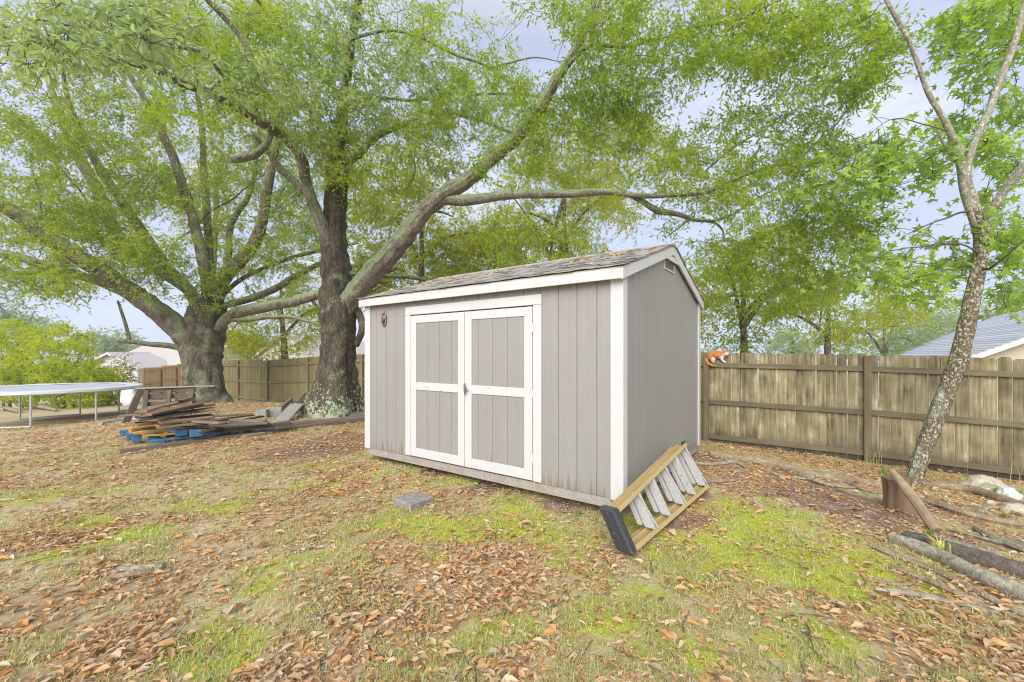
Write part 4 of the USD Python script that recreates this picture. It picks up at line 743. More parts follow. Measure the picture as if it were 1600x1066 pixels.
mo.limb([(1275, 14, Ym - 3.95, 4), (1295, 20, Ym - 3.95, 3.5), (1308, 32, Ym - 4, 2.5)])
mo.limb([(862, 148, Ym - 2.05, 8), (878, 115, Ym - 2.2, 9), (905, 84, Ym - 2.3, 9), (921, 66, Ym - 2.3, 8), (930, 36, Ym - 2.4, 7), (940, -10, Ym - 2.5, 6)])
mo.limb([(932, 40, Ym - 2.4, 4), (950, 18, Ym - 2.45, 6), (972, -10, Ym - 2.5, 5)])
mo.limb([(883, 122, Ym - 2.1, 3.5), (882, 150, Ym - 2.1, 3), (872, 195, Ym - 2.1, 2.5), (858, 225, Ym - 2.1, 2), (853, 262, Ym - 2.1, 1.5)], wob=.03)
mo.limb([(882, 160, Ym - 2.1, 2.5), (880, 210, Ym - 2.1, 2.2), (880, 250, Ym - 2.05, 1.8), (893, 268, Ym - 2, 1.2)], wob=.03)
mo.limb([(1120, 292, Ym - 3.1, 4), (1095, 275, Ym - 3, 4), (1128, 244, Ym - 3, 4), (1155, 225, Ym - 2.95, 4), (1197, 200, Ym - 2.9, 3.5), (1245, 170, Ym - 2.8, 2.5)][1:])
mo.limb([(1125, 85, Ym - 3.3, 3), (1135, 92, Ym - 3.3, 5), (1165, 106, Ym - 3.3, 4), (1190, 117, Ym - 3.3, 3.5), (1222, 135, Ym - 3.3, 2.5), (1250, 168, Ym - 3.3, 1.5)])
mo.limb([(560, 246, Ym - .2, 16), (585, 216, Ym - .2, 15), (620, 199, Ym - .1, 13), (670, 178, Ym, 11), (706, 176, Ym, 10), (745, 186, Ym + .1, 9), (790, 204, Ym + .2, 7), (840, 216, Ym + .3, 4)])
mo.limb([(530, 280, Ym - .1, 18), (548, 255, Ym - .2, 17), (572, 232, Ym - .2, 15)])
mo.limb([(542, 130, Ym - .6, 10), (565, 150, Ym - .6, 9), (600, 153, Ym - .5, 8), (650, 156, Ym - .4, 7.5), (690, 150, Ym - .3, 7), (740, 148, Ym - .2, 6), (800, 147, Ym - .1, 6), (845, 152, Ym, 5), (880, 163, Ym, 4), (903, 172, Ym, 3)])
mo.limb([(552, 60, Ym - .9, 9), (600, 48, Ym - .9, 8.5), (650, 55, Ym - .9, 8), (700, 80, Ym - .9, 7.5), (742, 95, Ym - .9, 7), (772, 110, Ym - .9, 6), (803, 140, Ym - .9, 4)])
mo.limb([(768, 106, Ym - .9, 5), (800, 97, Ym - .9, 4.5), (840, 90, Ym - .9, 3.5), (870, 96, Ym - .9, 2)])
mo.limb([(540, 165, Ym - .6, 12), (510, 120, Ym - .9, 11), (485, 85, Ym - 1.1, 11), (455, 55, Ym - 1.3, 11), (425, 27, Ym - 1.5, 10), (395, -10, Ym - 1.8, 8)])
mo.limb([(522, 420, Ym, 26), (512, 380, Ym - .15, 27), (500, 345, Ym - .3, 26), (486, 310, Ym - .45, 24), (478, 278, Ym - .6, 22), (472, 248, Ym - .8, 21), (452, 222, Ym - 1.1, 20), (428, 203, Ym - 1.5, 20), (400, 186, Ym - 1.9, 20), (368, 165, Ym - 2.3, 20), (340, 152, Ym - 2.7, 19), (312, 140, Ym - 3.1, 19), (280, 128, Ym - 3.5, 18), (250, 112, Ym - 3.9, 16), (212, 100, Ym - 4.3, 13), (160, 84, Ym - 4.8, 10), (90, 60, Ym - 5.2, 7)], rough=.03, label='leaning left limb with a sawn stub')
mo.limb([(476, 300, Ym - .5, 14), (455, 280, Ym - .6, 15), (432, 256, Ym - .8, 14), (418, 236, Ym - 1, 12), (395, 210, Ym - 1.3, 8)])
mo.limb([(425, 208, Ym - 1.5, 14), (415, 226, Ym - 1.6, 17), (398, 242, Ym - 1.7, 18), (380, 247, Ym - 1.8, 19), (362, 249, Ym - 1.85, 18)], label='sawn off branch stub', wob=.01)
mo.limb([(340, 110, Ym - 3.5, 9), (325, 86, Ym - 3.7, 9), (290, 74, Ym - 3.9, 8.5), (250, 65, Ym - 4.2, 8), (200, 53, Ym - 4.6, 8), (130, 43, Ym - 5.1, 7), (60, 30, Ym - 5.5, 4)])
mo.limb([(330, 140, Ym - 2.9, 9), (345, 115, Ym - 3.3, 9), (338, 100, Ym - 3.5, 9)])
mo.limb([(400, 180, Ym - 1.9, 9), (398, 120, Ym - 2.1, 11), (378, 60, Ym - 2.3, 12), (345, 22, Ym - 2.6, 12), (310, -15, Ym - 2.9, 11)])
mo.limb([(642, 350, Ym - .7, 6), (635, 325, Ym - .6, 6.5), (636, 300, Ym - .5, 6), (648, 268, Ym - .4, 5), (640, 235, Ym - .3, 3)])
mo.limb([(672, 322, Ym - .9, 5), (668, 300, Ym - .8, 6), (660, 275, Ym - .7, 5), (652, 255, Ym - .6, 4)])
mo.limb([(545, 428, Ym, 11), (580, 430, Ym + .3, 10), (605, 432, Ym + .5, 10), (640, 434, Ym + .8, 9), (675, 440, Ym + 1, 7), (720, 442, Ym + 1.2, 4)])
mo.limb([(531, 330, Ym - .1, 10), (540, 290, Ym - .5, 12), (535, 262, Ym - .6, 11), (532, 230, Ym - .7, 9)], m=bark_mid)
mo.limb([(556, 540, Ym, 14), (566, 512, Ym - .05, 15), (560, 488, Ym, 16), (548, 470, Ym, 14)], m=bark_mid, wob=.0, label='burled ridge on the right of the trunk')
mid_regions = [(560, 120, 170, 170, 8.2, 11.2, 330), (690, 110, 130, 120, 8.5, 11, 190), (900, 90, 150, 110, 6.8, 9.5, 190), (1060, 70, 190, 90, 6.0, 8.8, 190), (1230, 90, 170, 110, 5.8, 8.5, 180), (1330, 70, 90, 80, 5.6, 8, 90), (950, 220, 160, 80, 7.2, 9.8, 190), (1150, 240, 190, 100, 6.4, 9, 200), (1280, 300, 130, 90, 6.2, 8.6, 110),
    (1180, 340, 160, 60, 6.6, 9.4, 85), (760, 200, 110, 90, 8, 10.5, 130), (620, 260, 110, 90, 9.4, 11.4, 160), (330, 90, 150, 110, 6.5, 9.5, 170), (860, 370, 110, 60, 8, 10, 70), (1250, 400, 110, 70, 7, 9, 120), (450, 60, 110, 80, 8.5, 10.5, 130)]
mo.grow(crown_points(mid_regions, 71), seed=3)
mo.foliage(56, .078, .028, .36, leaf_mid, seed=4, sub=6)
mo.finish()
# young sprouts with broad leaves on the leaning limb, close to the camera
sprout_regions = [(120, 45, 130, 60, 4.2, 5.4, 40), (260, 75, 110, 60, 4.6, 6.2, 36), (60, 110, 80, 50, 4.2, 5.2, 14), (380, 130, 70, 50, 6.2, 7.8, 26), (540, 100, 110, 100, 7.5, 9, 60), (500, 180, 110, 60, 8.2, 9.3, 60), (640, 130, 120, 60, 8, 9.4, 40), (715, 150, 60, 40, 8.4, 9.3, 16), (530, 225, 45, 40, 8.8, 9.4, 26), (525, 150, 50, 50, 8.4, 9.2, 26)]
mo2 = Tree.__new__(Tree); mo2.t = mo.t; mo2.nodes, mo2.rad, mo2.twigs, mo2.seed = list(mo.all_nodes), [.01] * len(mo.all_nodes), [], 5
mo2.grow(crown_points(sprout_regions, 5, lo=.3), seed=6, r0=.008)
mo2.foliage(22, .125, .045, .24, leaf_near, seed=7, sub=4, shape=6, name='sprout_leaves', stems=True)
mo2.finish()

# --- the left oak
lo_ = Tree('oak_tree', 'massive many stemmed oak at the left behind the board heap and trampoline', bark_left, bark_left, k=.80, tk=.84)
Yl = 14.5
lo_.limb([(322, 640, Yl, 100), (320, 622, Yl, 96), (319, 600, Yl, 78), (317, 575, Yl, 70), (317, 550, Yl, 69), (319, 525, Yl, 76), (322, 500, Yl, 80), (326, 478, Yl, 70), (328, 462, Yl, 46)], name='trunk', sides=44, rough=.09, m=bark_left_trunk, lobes=root_flare(7, .36, 8, 8.0), step=.08, wob=.03)
lo_.limb([(300, 600, Yl - .3, 26), (298, 565, Yl - .3, 38), (292, 535, Yl - .35, 48), (272, 508, Yl - .5, 46), (246, 486, Yl - .8, 42), (215, 463, Yl - 1.1, 38), (180, 440, Yl - 1.5, 35), (140, 413, Yl - 1.9, 32), (100, 388, Yl - 2.2, 30), (55, 355, Yl - 2.6, 28), (0, 318, Yl - 3, 26), (-60, 280, Yl - 3.3, 22)], rough=.05, sides=28, label='heavy lowest limb reaching out to the left')
lo_.limb([(200, 462, Yl - 1.2, 16), (165, 444, Yl - 1.4, 18), (120, 430, Yl - 1.6, 17), (70, 415, Yl - 1.8, 16), (20, 400, Yl - 2, 15), (-50, 388, Yl - 2.2, 13)])
lo_.limb([(306, 470, Yl + .1, 26), (292, 450, Yl, 24), (275, 434, Yl, 22), (248, 398, Yl - .1, 20), (220, 358, Yl - .3, 20), (185, 307, Yl - .6, 19), (156, 262, Yl - .9, 18), (130, 215, Yl - 1.2, 15), (105, 150, Yl - 1.5, 11), (95, 80, Yl - 1.7, 7)])
lo_.limb([(296, 455, Yl + .4, 20), (262, 430, Yl + .5, 24), (205, 392, Yl + .6, 25), (180, 362, Yl + .6, 26), (160, 315, Yl + .6, 25), (147, 288, Yl + .6, 24), (122, 242, Yl + .6, 22), (95, 180, Yl + .6, 17), (70, 110, Yl + .6, 10)])
lo_.limb([(326, 500, Yl, 28), (323, 440, Yl - .2, 26), (315, 398, Yl - .3, 25), (306, 360, Yl - .4, 22), (297, 325, Yl - .5, 21), (286, 292, Yl - .7, 20), (270, 245, Yl - .9, 18), (252, 205, Yl - 1.1, 16), (232, 165, Yl - 1.3, 13), (205, 122, Yl - 1.5, 10), (165, 70, Yl - 1.7, 6)], label='brown upright limb')
lo_.limb([(330, 470, Yl + .2, 22), (327, 400, Yl + .3, 18), (323, 330, Yl + .4, 16), (319, 270, Yl + .5, 14), (316, 210, Yl + .5, 12), (308, 130, Yl + .5, 9), (304, 50, Yl + .5, 6)])
lo_.limb([(338, 470, Yl - .1, 30), (348, 438, Yl - .2, 32), (370, 412, Yl - .4, 30), (396, 382, Yl - .6, 27), (410, 345, Yl - .8, 24), (416, 305, Yl - 1, 22), (424, 262, Yl - 1.2, 18), (436, 200, Yl - 1.4, 13), (446, 130, Yl - 1.5, 8)], label='thick mossy limb leaning right')
lo_.limb([(352, 430, Yl + .1, 14), (357, 395, Yl + .2, 15), (364, 345, Yl + .3, 14), (388, 308, Yl + .3, 12), (398, 270, Yl + .3, 10), (405, 200, Yl + .4, 7)])
lo_.limb([(338, 515, Yl - .1, 22), (360, 494, Yl - .2, 22), (400, 482, Yl - .3, 22), (450, 472, Yl - .4, 21), (500, 460, Yl - .5, 19), (560, 440, Yl - .5, 15), (620, 418, Yl - .5, 10)], label='low mossy limb passing behind the middle oak')
lo_.limb([(350, 478, Yl, 14), (380, 470, Yl + .2, 14), (420, 456, Yl + .4, 14), (458, 434, Yl + .6, 13), (492, 416, Yl + .8, 11), (540, 398, Yl + 1, 6)])
lo_.limb([(350, 460, Yl, 9), (372, 440, Yl + .1, 10), (400, 425, Yl + .2, 9), (448, 405, Yl + .3, 8.5), (497, 392, Yl + .4, 7), (560, 380, Yl + .5, 4)])
lo_.limb([(350, 500, Yl - .1, 9), (395, 499, Yl - .4, 9), (440, 495, Yl - .5, 8), (475, 500, Yl - .6, 7), (500, 508, Yl - .7, 4)])
lo_.limb([(200, 455, Yl - 1.2, 7), (196, 436, Yl - 1.3, 6), (183, 398, Yl - 1.4, 5), (152, 362, Yl - 1.5, 4.5), (138, 320, Yl - 1.6, 4), (112, 282, Yl - 1.7, 3.5), (88, 256, Yl - 1.8, 2.5)], m=twig_m)
lo_.limb([(184, 400, Yl - 1.4, 4), (175, 370, Yl - 1.4, 4), (148, 322, Yl - 1.4, 3.5), (158, 280, Yl - 1.4, 2.5), (190, 250, Yl - 1.4, 2)], m=twig_m)
lo_.limb([(66, 360, Yl - 2.5, 8), (64, 335, Yl - 2.5, 7.5), (60, 300, Yl - 2.5, 7), (51, 268, Yl - 2.5, 6), (47, 240, Yl - 2.5, 4)])
lo_.limb([(310, 350, Yl - .4, 4), (330, 330, Yl - .6, 4), (362, 312, Yl - .8, 3.5), (395, 285, Yl - 1, 2.5), (430, 265, Yl - 1.2, 2)], m=twig_m)
lo_.limb([(285, 545, Yl - .2, 12), (262, 540, Yl - .4, 11), (235, 538, Yl - .6, 10), (205, 534, Yl - .8, 9), (186, 533, Yl - .9, 8)], wob=.01, label='low broken branch pointing left')
lo_.limb([(203, 534, Yl - .8, 9), (197, 510, Yl - .8, 8), (190, 488, Yl - .8, 7), (184, 470, Yl - .8, 5)], wob=.01)
left_regions = [(110, 120, 190, 130, 11, 14.5, 330), (280, 170, 150, 150, 12.5, 15.5, 290), (60, 270, 120, 110, 11, 14, 200), (170, 330, 140, 90, 11.5, 14.5, 220), (90, 400, 120, 60, 11.2, 13.5, 150), (400, 320, 90, 110, 13, 15.8, 170), (400, 430, 80, 50, 14, 16, 60), (230, 420, 70, 45, 12.2, 13.6, 60), (270, 300, 110, 90, 14, 16.5, 130), (450, 270, 80, 110, 13, 15.5, 110), (330, 450, 45, 35, 13.2, 13.9, 30), (330, 40, 160, 70, 12, 15, 130), (480, 350, 70, 90, 13.5, 15.5, 90), (70, 450, 80, 30, 11.5, 13, 40)]
lo_.grow(crown_points(left_regions, 81), seed=13, r0=.014)
lo_.foliage(60, .10, .038, .50, leaf_left, seed=14, sub=6)
lo_.finish()

# --- the leaning maple at the right
ma = Tree('maple_tree', 'slender leaning maple with white flecked bark in front of the right fence', bark_maple, bark_maple_limb, k=.72, tk=.70)
Yr = 5.65
ma.limb([(1414, 778, Yr - .05, 52), (1424, 758, Yr - .05, 44), (1437, 720, Yr, 42), (1455, 670, Yr, 42), (1475, 620, Yr, 43), (1494, 570, Yr, 44), (1506, 525, Yr, 43), (1518, 470, Yr, 39), (1529, 420, Yr, 37), (1533, 380, Yr, 37), (1528, 345, Yr, 38), (1520, 325, Yr, 34)], name='trunk', sides=28, rough=.022, lobes=root_flare(5, .18, 4, 12.0), wob=.02, m=bark_maple)
ma.limb([(1527, 352, Yr, 30), (1514, 318, Yr, 30), (1504, 280, Yr - .05, 27), (1496, 240, Yr - .1, 24), (1482, 205, Yr - .15, 20), (1464, 170, Yr - .2, 16), (1446, 128, Yr - .25, 14.5), (1430, 85, Yr - .3, 14), (1406, 40, Yr - .35, 14), (1385, 0, Yr - .4, 12), (1360, -50, Yr - .4, 10)])
ma.limb([(1500, 260, Yr - .05, 9), (1488, 245, Yr - .05, 9), (1472, 218, Yr - .1, 8), (1462, 195, Yr - .1, 5)])
ma.limb([(1532, 365, Yr, 26), (1524, 320, Yr - .02, 26), (1512, 280, Yr - .05, 22), (1516, 245, Yr - .1, 20), (1530, 205, Yr - .15, 18), (1550, 160, Yr - .2, 18), (1570, 110, Yr - .25, 18), (1590, 50, Yr - .3, 18), (1605, -10, Yr - .35, 16)])
ma.limb([(1535, 372, Yr, 22), (1547, 335, Yr - .1, 22), (1562, 305, Yr - .2, 21), (1585, 275, Yr - .35, 20), (1615, 245, Yr - .5, 18), (1660, 210, Yr - .7, 14)])
ma.limb([(1530, 420, Yr, 6), (1548, 420, Yr - .2, 5), (1572, 400, Yr - .4, 4.5), (1600, 375, Yr - .6, 3.5)], m=twig_m)
ma.limb([(1530, 400, Yr, 5), (1500, 382, Yr - .2, 4), (1450, 385, Yr - .3, 3), (1390, 392, Yr - .4, 2), (1340, 415, Yr - .4, 1.5)], m=twig_m)
ma.limb([(1518, 330, Yr, 5), (1490, 335, Yr - .1, 4.5), (1462, 345, Yr - .2, 3.5), (1420, 365, Yr - .3, 2)], m=twig_m)
ma.limb([(1482, 205, Yr - .15, 4), (1450, 195, Yr - .2, 3), (1400, 185, Yr - .2, 2), (1355, 215, Yr - .2, 1.5)], m=twig_m)
maple_regions = [(1520, 60, 90, 60, 5.8, 7.2, 52), (1570, 20, 90, 40, 5.4, 7, 34), (1430, 215, 100, 50, 5.6, 6.8, 36), (1390, 255, 90, 45, 5.6, 6.8, 26), (1330, 290, 70, 40, 5.6, 6.8, 16), (1580, 340, 50, 90, 5.4, 7, 46), (1420, 395, 90, 50, 5.6, 6.6, 36), (1340, 425, 70, 40, 5.6, 6.6, 16), (1580, 430, 40, 50, 5.7, 6.8, 18), (1320, 60, 60, 60, 5.6, 6.4, 12), (1560, 190, 70, 70, 5.5, 6.8, 36), (1440, 460, 60, 30, 5.6, 6.4, 10)]
ma.grow(crown_points(maple_regions, 91, gaps=[(1435, 110, 40, 60), (1432, 40, 25, 60), (1430, 300, 40, 22)], lo=.28), seed=23, r0=.008)
ma.foliage(17, .14, .15, .30, leaf_maple, seed=24, sub=4, shape=13, stems=True, droop=.5)
ma.finish()

# --- trees beyond the fences
def far_tree(name, label, px, Y, base_px_w, crown, n, m, leafs, per=60, spread=.6, seed=0, cat='tree', barkm=bark_bg, lean=0, gaps=(), lo=.30, stemtop=None, top=None):
    t = Tree(name, label, barkm, cat=cat); x = (px - CX) / F * Y; g = float(hz(x, Y)); ys = [c[1] for c in crown]; zt = H + (Y0 - (stemtop or min(ys))) / F * Y; r = base_px_w * Y / F / 2
    zs = np.linspace(g - .1, zt, 7); rg = np.random.default_rng(seed); off = np.cumsum(rg.normal(0, .05, (7, 2)) * (zt - g) / 6, 0)
    t.limb(np.c_[x + off[:, 0] + lean * (zs - g), Y + off[:, 1], zs, np.linspace(r, r * .25, 7)], name='trunk', world=True, wob=0, sides=12)
    t.nodes = list(spline(np.array(t.nodes), .3)); t.rad = list(np.linspace(r, r * .25, len(t.nodes)))
    for k in range(5):
        c = crown[k % len(crown)]; a = rg.uniform(0, 6.28); s = rg.uniform(.35, .6); e = at(c[0] + c[2] * .7 * math.cos(a), c[1] + c[3] * .7 * math.sin(a), rg.uniform(c[4], c[5])); o = np.array(t.nodes[int(len(t.nodes) * s)])
        md = (o + e) / 2 + (0, 0, .15 * np.linalg.norm(e - o)); t.limb(np.c_[spline(np.array([o, md, e]), .3), np.linspace(r * .45, r * .1, len(spline(np.array([o, md, e]), .3)))], world=True, wob=.05, sides=7)
    t.grow(crown_points([(*c[:6], int(n * c[6])) for c in crown], seed + 100, gaps=list(gaps), lo=lo), seed=seed, r0=.016, maxr=.07)
    t.foliage(per, leafs, leafs * .42, spread, m, seed=seed + 1, sub=5); t.finish(); return t
far_tree('yellow_tree', 'yellow green tree beyond the back fence, filling the gap right of the middle oak trunk', 655, 19, 16, [(640, 370, 110, 95, 17.5, 21, .55), (600, 290, 80, 70, 17.5, 21, .22), (720, 400, 90, 55, 17.5, 21, .3), (590, 430, 40, 50, 17.5, 20, .14)], 640, leaf_yellow, .13, per=64, spread=.8, seed=201, stemtop=330)
far_tree('yellow_tree', 'bright yellow green tree beyond the fence, rising over the middle of the shed roof', 880, 20, 16, [(880, 330, 120, 90, 18.5, 22, .5), (960, 250, 110, 80, 18.5, 22, .3), (800, 400, 110, 50, 18, 21, .32)], 700, leaf_yellow, .135, per=64, spread=.85, seed=202, stemtop=290, gaps=[(1005, 300, 30, 40), (960, 370, 30, 25)])
far_tree('green_tree', 'green tree behind the fence corner, right of the shed gable', 1165, 13.0, 18, [(1150, 480, 75, 75, 11.5, 14, .4), (1215, 430, 95, 70, 11.8, 14.5, .33), (1280, 470, 60, 50, 12, 14, .15), (1120, 410, 45, 40, 12, 14, .12)], 240, leaf_mid, .095, per=58, spread=.55, seed=203, stemtop=430, gaps=[(1250, 505, 40, 24), (1350, 450, 40, 30)])
far_tree('yellow_tree', 'yellow green tree beyond the right fence, filling the view above its left panel', 1290, 17.5, 14, [(1180, 440, 110, 80, 16, 19, .4), (1300, 480, 100, 60, 16, 19, .35), (1090, 470, 50, 60, 16, 19, .12), (1400, 470, 60, 50, 16, 19, .13)], 330, leaf_yellow, .13, per=60, spread=.75, seed=213, stemtop=430, gaps=[(1250, 505, 36, 22), (1350, 450, 30, 24), (1060, 375, 30, 26)])
far_tree('olive_tree', 'olive green tree seen between the two oak trunks above the fence', 440, 24, 14, [(430, 505, 80, 60, 22.5, 26, .7), (500, 440, 60, 60, 22.5, 26, .3), (380, 530, 40, 30, 22.5, 25, .2)], 260, leaf_yellow, .16, per=48, spread=.95, seed=204, stemtop=450)
far_tree('tall_tree', 'tall light green tree standing far behind the left oak', 316, 26, 16, [(240, 300, 120, 120, 24, 29, .5), (380, 260, 110, 110, 24, 29, .5)], 300, leaf_yellow, .17, per=42, spread=1.0, seed=205, stemtop=240, gaps=GAPS)
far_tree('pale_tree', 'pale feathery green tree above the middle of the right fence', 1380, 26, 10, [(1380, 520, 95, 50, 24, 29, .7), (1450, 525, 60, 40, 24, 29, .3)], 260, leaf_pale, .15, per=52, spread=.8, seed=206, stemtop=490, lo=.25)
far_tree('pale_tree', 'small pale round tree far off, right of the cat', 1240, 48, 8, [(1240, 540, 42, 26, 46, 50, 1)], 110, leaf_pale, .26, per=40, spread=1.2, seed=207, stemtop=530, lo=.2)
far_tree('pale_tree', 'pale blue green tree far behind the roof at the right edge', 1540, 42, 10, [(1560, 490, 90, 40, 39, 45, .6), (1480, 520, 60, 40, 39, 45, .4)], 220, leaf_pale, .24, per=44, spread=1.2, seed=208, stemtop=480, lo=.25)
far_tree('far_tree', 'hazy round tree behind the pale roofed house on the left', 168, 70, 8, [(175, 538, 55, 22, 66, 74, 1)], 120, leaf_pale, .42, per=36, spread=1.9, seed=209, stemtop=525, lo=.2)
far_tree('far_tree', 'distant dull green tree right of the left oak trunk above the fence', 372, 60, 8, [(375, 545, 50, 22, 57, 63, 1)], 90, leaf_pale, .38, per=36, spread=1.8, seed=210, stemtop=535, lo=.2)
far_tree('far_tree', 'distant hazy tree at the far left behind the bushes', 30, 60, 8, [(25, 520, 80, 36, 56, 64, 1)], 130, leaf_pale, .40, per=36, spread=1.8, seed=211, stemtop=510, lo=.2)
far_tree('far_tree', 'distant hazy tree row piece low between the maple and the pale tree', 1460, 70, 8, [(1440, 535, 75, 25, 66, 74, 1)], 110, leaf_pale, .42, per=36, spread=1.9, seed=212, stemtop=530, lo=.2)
for px, Y, wd, ht, lab in ((-130, 34, 150, 330, 'full green tree just outside the left edge beyond the bushes'), (-420, 30, 190, 300, 'second green tree further out to the left of the yard'), (-60, 48, 120, 430, 'far green tree behind the bushes at the left edge'), (1760, 40, 150, 380, 'green tree behind the right neighbour house'), (2050, 26, 160, 340, 'green tree far to the right of the yard')):
    far_tree('green_tree', lab, px, Y, 14, [(px, (ht + 545) / 2, wd, (545 - ht) / 2, Y - 4, Y + 4, 1)], 200, leaf_green, .0045 * Y, per=36, spread=.03 * Y, seed=220 + px % 97, stemtop=ht + 20, gaps=[])
def bush(label, px, Y, crown, n, m, leafs, seed, per=50, spread=.35):
    t = Tree('bush', label, bark_bg, cat='bush'); x = (px - CX) / F * Y; g = float(hz(x, Y)); rg = np.random.default_rng(seed)
    for k in range(6):
        a = rg.uniform(0, 6.28); l = rg.uniform(.5, 1.0); c = crown[k % len(crown)]; e = at(c[0] + rg.uniform(-.6, .6) * c[2], c[1] + rg.uniform(-.5, .5) * c[3], (c[4] + c[5]) / 2); o = np.array([x + .25 * math.cos(a), Y + .25 * math.sin(a), g - .05]); md = (o + e) / 2 + rg.normal(0, .08, 3)
        t.limb(np.c_[spline(np.array([o, md, e]), .15), np.linspace(.03, .008, len(spline(np.array([o, md, e]), .15)))], name='stem', world=True, wob=.03, sides=6)
    t.grow(crown_points([(*c[:6], int(n * c[6])) for c in crown], seed, gaps=[], lo=.28), seed=seed, r0=.008); t.foliage(per, leafs, leafs * .45, spread, m, seed=seed + 1, sub=5); t.finish()
bush('bright yellow green bush behind the trampoline, tallest of the bushes', 105, 19, [(95, 555, 55, 50, 18, 20.5, .5), (110, 600, 60, 36, 17.8, 20, .5)], 330, leaf_bush, .12, 301)
bush('pale green bush at the far left edge behind the trampoline', 20, 20, [(15, 550, 50, 50, 19, 21.5, .5), (30, 600, 60, 34, 18.5, 21, .5)], 290, leaf_bush, .12, 302)
bush('low yellow green bush below the gable of the left house', 160, 20, [(160, 600, 42, 30, 19, 21.5, 1)], 150, leaf_bush, .11, 303)
bush('reddish stemmed thin bush between the bright bush and the orange fence', 190, 21.5, [(190, 575, 34, 26, 20.5, 22.5, .6), (190, 610, 36, 16, 20, 22, .4)], 60, leaf('russet_leaf', [(.20, .17, .05), (.32, .20, .08), (.28, .28, .07), (.42, .24, .13)], trans=.4), .10, 304, per=36)
# ------------------------------------------------------------ logs and branches on the right
log_mossy = bark('bark_log', (.20, .17, .125), (.43, .38, .28), moss=(.40, .375, .27), scale=14.0, moss_amt=.42, crack=.25, stretch=(1, 1, 1))
log_dark = bark('bark_dark_log', (.09, .07, .06), (.25, .205, .18), scale=14.0, crack=.25, stretch=(1, 1, 1))
log_tan = bark('bark_tan_stick', (.22, .16, .10), (.48, .38, .26), scale=12.0, crack=.3, stretch=(1, 1, 1))
split_m = wood('split_log', [(.16, .11, .07), (.34, .25, .16), (.50, .38, .25)], grain=(1.6, 22, 22), use='world', vary=.1)
cut_m = mat('cut_wood', {'g': ('geometry', {}), 'n': ('noise_texture', {'scale': 24.0, 'detail': 4.0}), 'r': ('rgb_ramp', {'ramp': [(.35, (.28, .19, .11)), (.65, (.52, .38, .22))]}), 'p': ('principled_bsdf', {'roughness': .9})}, [('g.position', 'n.vector'), ('n.fac', 'r.fac'), ('r.color', 'p.base_color')])
def log(name, label, cat, pts, m, group=None, rough=.02, sides=None, up=None, wob=.02):
    """Something lying on the ground along pixels (px, py of its middle line, width in px)."""
    P = []
    for q in pts:
        x, y, w = q[:3]; p = atg(x, y); r = .5 * w * p[1] / F; r *= 1.25 if w < 10 else 1.0; p = atg(x, y + w * .0, r * (1.0 if w < 10 else .7)); P.append([*p, r])
    s = spline(np.array(P), .06); k = len(used); s = wobble(s, wob, k); n = len(s)
    return part(None, name, tube(s[:, :3], s[:, 3] * (1 + .12 * (meshkit.noise(s[:, :3] * 4, k) - .5)), sides or int(np.clip(s[:, 3].max() * 170, 6, 20)), rough=rough, seed=k, freq=8), m, smooth=40, label=label, cat=cat, group=group)
log('fallen_log', 'thick mossy grey log nearest the camera at the right edge', 'log', [(1394, 842, 17), (1425, 852, 20), (1460, 866, 22), (1510, 891, 25), (1560, 913, 28), (1625, 939, 30), (1700, 967, 32)], log_mossy, rough=.03)
log('fallen_log', 'dark brown log lying just behind the mossy grey log', 'log', [(1412, 836, 13), (1450, 846, 19), (1490, 860, 23), (1540, 875, 25), (1600, 893, 27), (1680, 916, 29)], log_dark, rough=.03)
log('fallen_log', 'thin greenish pole behind the dark log', 'log', [(1422, 833, 8), (1470, 846, 8), (1520, 858, 8), (1566, 869, 7)], log_mossy)
log('fallen_branch', 'long tan branch lying along the foot of the right fence', 'branch', [(1108, 709, 7), (1150, 716, 10), (1200, 724, 12), (1245, 735, 12), (1290, 746, 13), (1330, 750, 12), (1378, 758, 10), (1400, 760, 6)], log_tan, rough=.025)
log('fallen_branch', 'pale split branch right of the maple foot, running to the right edge', 'branch', [(1436, 755, 10), (1470, 759, 12), (1510, 764, 13), (1545, 773, 13), (1590, 788, 12), (1640, 802, 11)], log_tan, rough=.03)
log('fallen_branch', 'brown branch on the bare soil right of the split log', 'branch', [(1434, 780, 7), (1470, 789, 9), (1510, 802, 9), (1555, 812, 9), (1610, 822, 9), (1660, 830, 8)], log_tan)
log('fallen_branch', 'grey lichened stick between the dark log and the brown branch', 'branch', [(1524, 825, 6), (1548, 838, 8), (1575, 850, 8), (1610, 864, 8)], log_mossy)
log('fallen_branch', 'long thin branch left of the mossy log, pointing at the camera right', 'branch', [(1357, 851, 5), (1400, 868, 7), (1440, 883, 8), (1484, 902, 8), (1520, 922, 8), (1560, 942, 8), (1600, 962, 6)], log_tan)
log('fallen_branch', 'thin bent branch in the grass in front of the mossy log', 'branch', [(1390, 884, 6), (1425, 898, 7), (1465, 914, 8), (1500, 930, 8), (1535, 941, 7)], log_tan)
log('fallen_branch', 'crooked stick in leaves, the lowest of the sticks at the right', 'branch', [(1374, 921, 5), (1410, 926, 8), (1445, 932, 8), (1480, 940, 7), (1560, 958, 6)], log_mossy)
log('fallen_branch', 'thin stick on the ground behind the far end of the ladder', 'branch', [(1091, 757, 5), (1115, 752, 6), (1140, 751, 5), (1160, 747, 4)], log_tan)
log('fallen_branch', 'grey twig lying near the fence corner right of the shed', 'branch', [(1086, 724, 5), (1120, 725, 5), (1150, 722, 6), (1166, 730, 4)], log_mossy)
log('fallen_branch', 'small dry stick between the long fence branch and the split log', 'branch', [(1330, 756, 4), (1352, 766, 4), (1380, 770, 3)], log_tan)
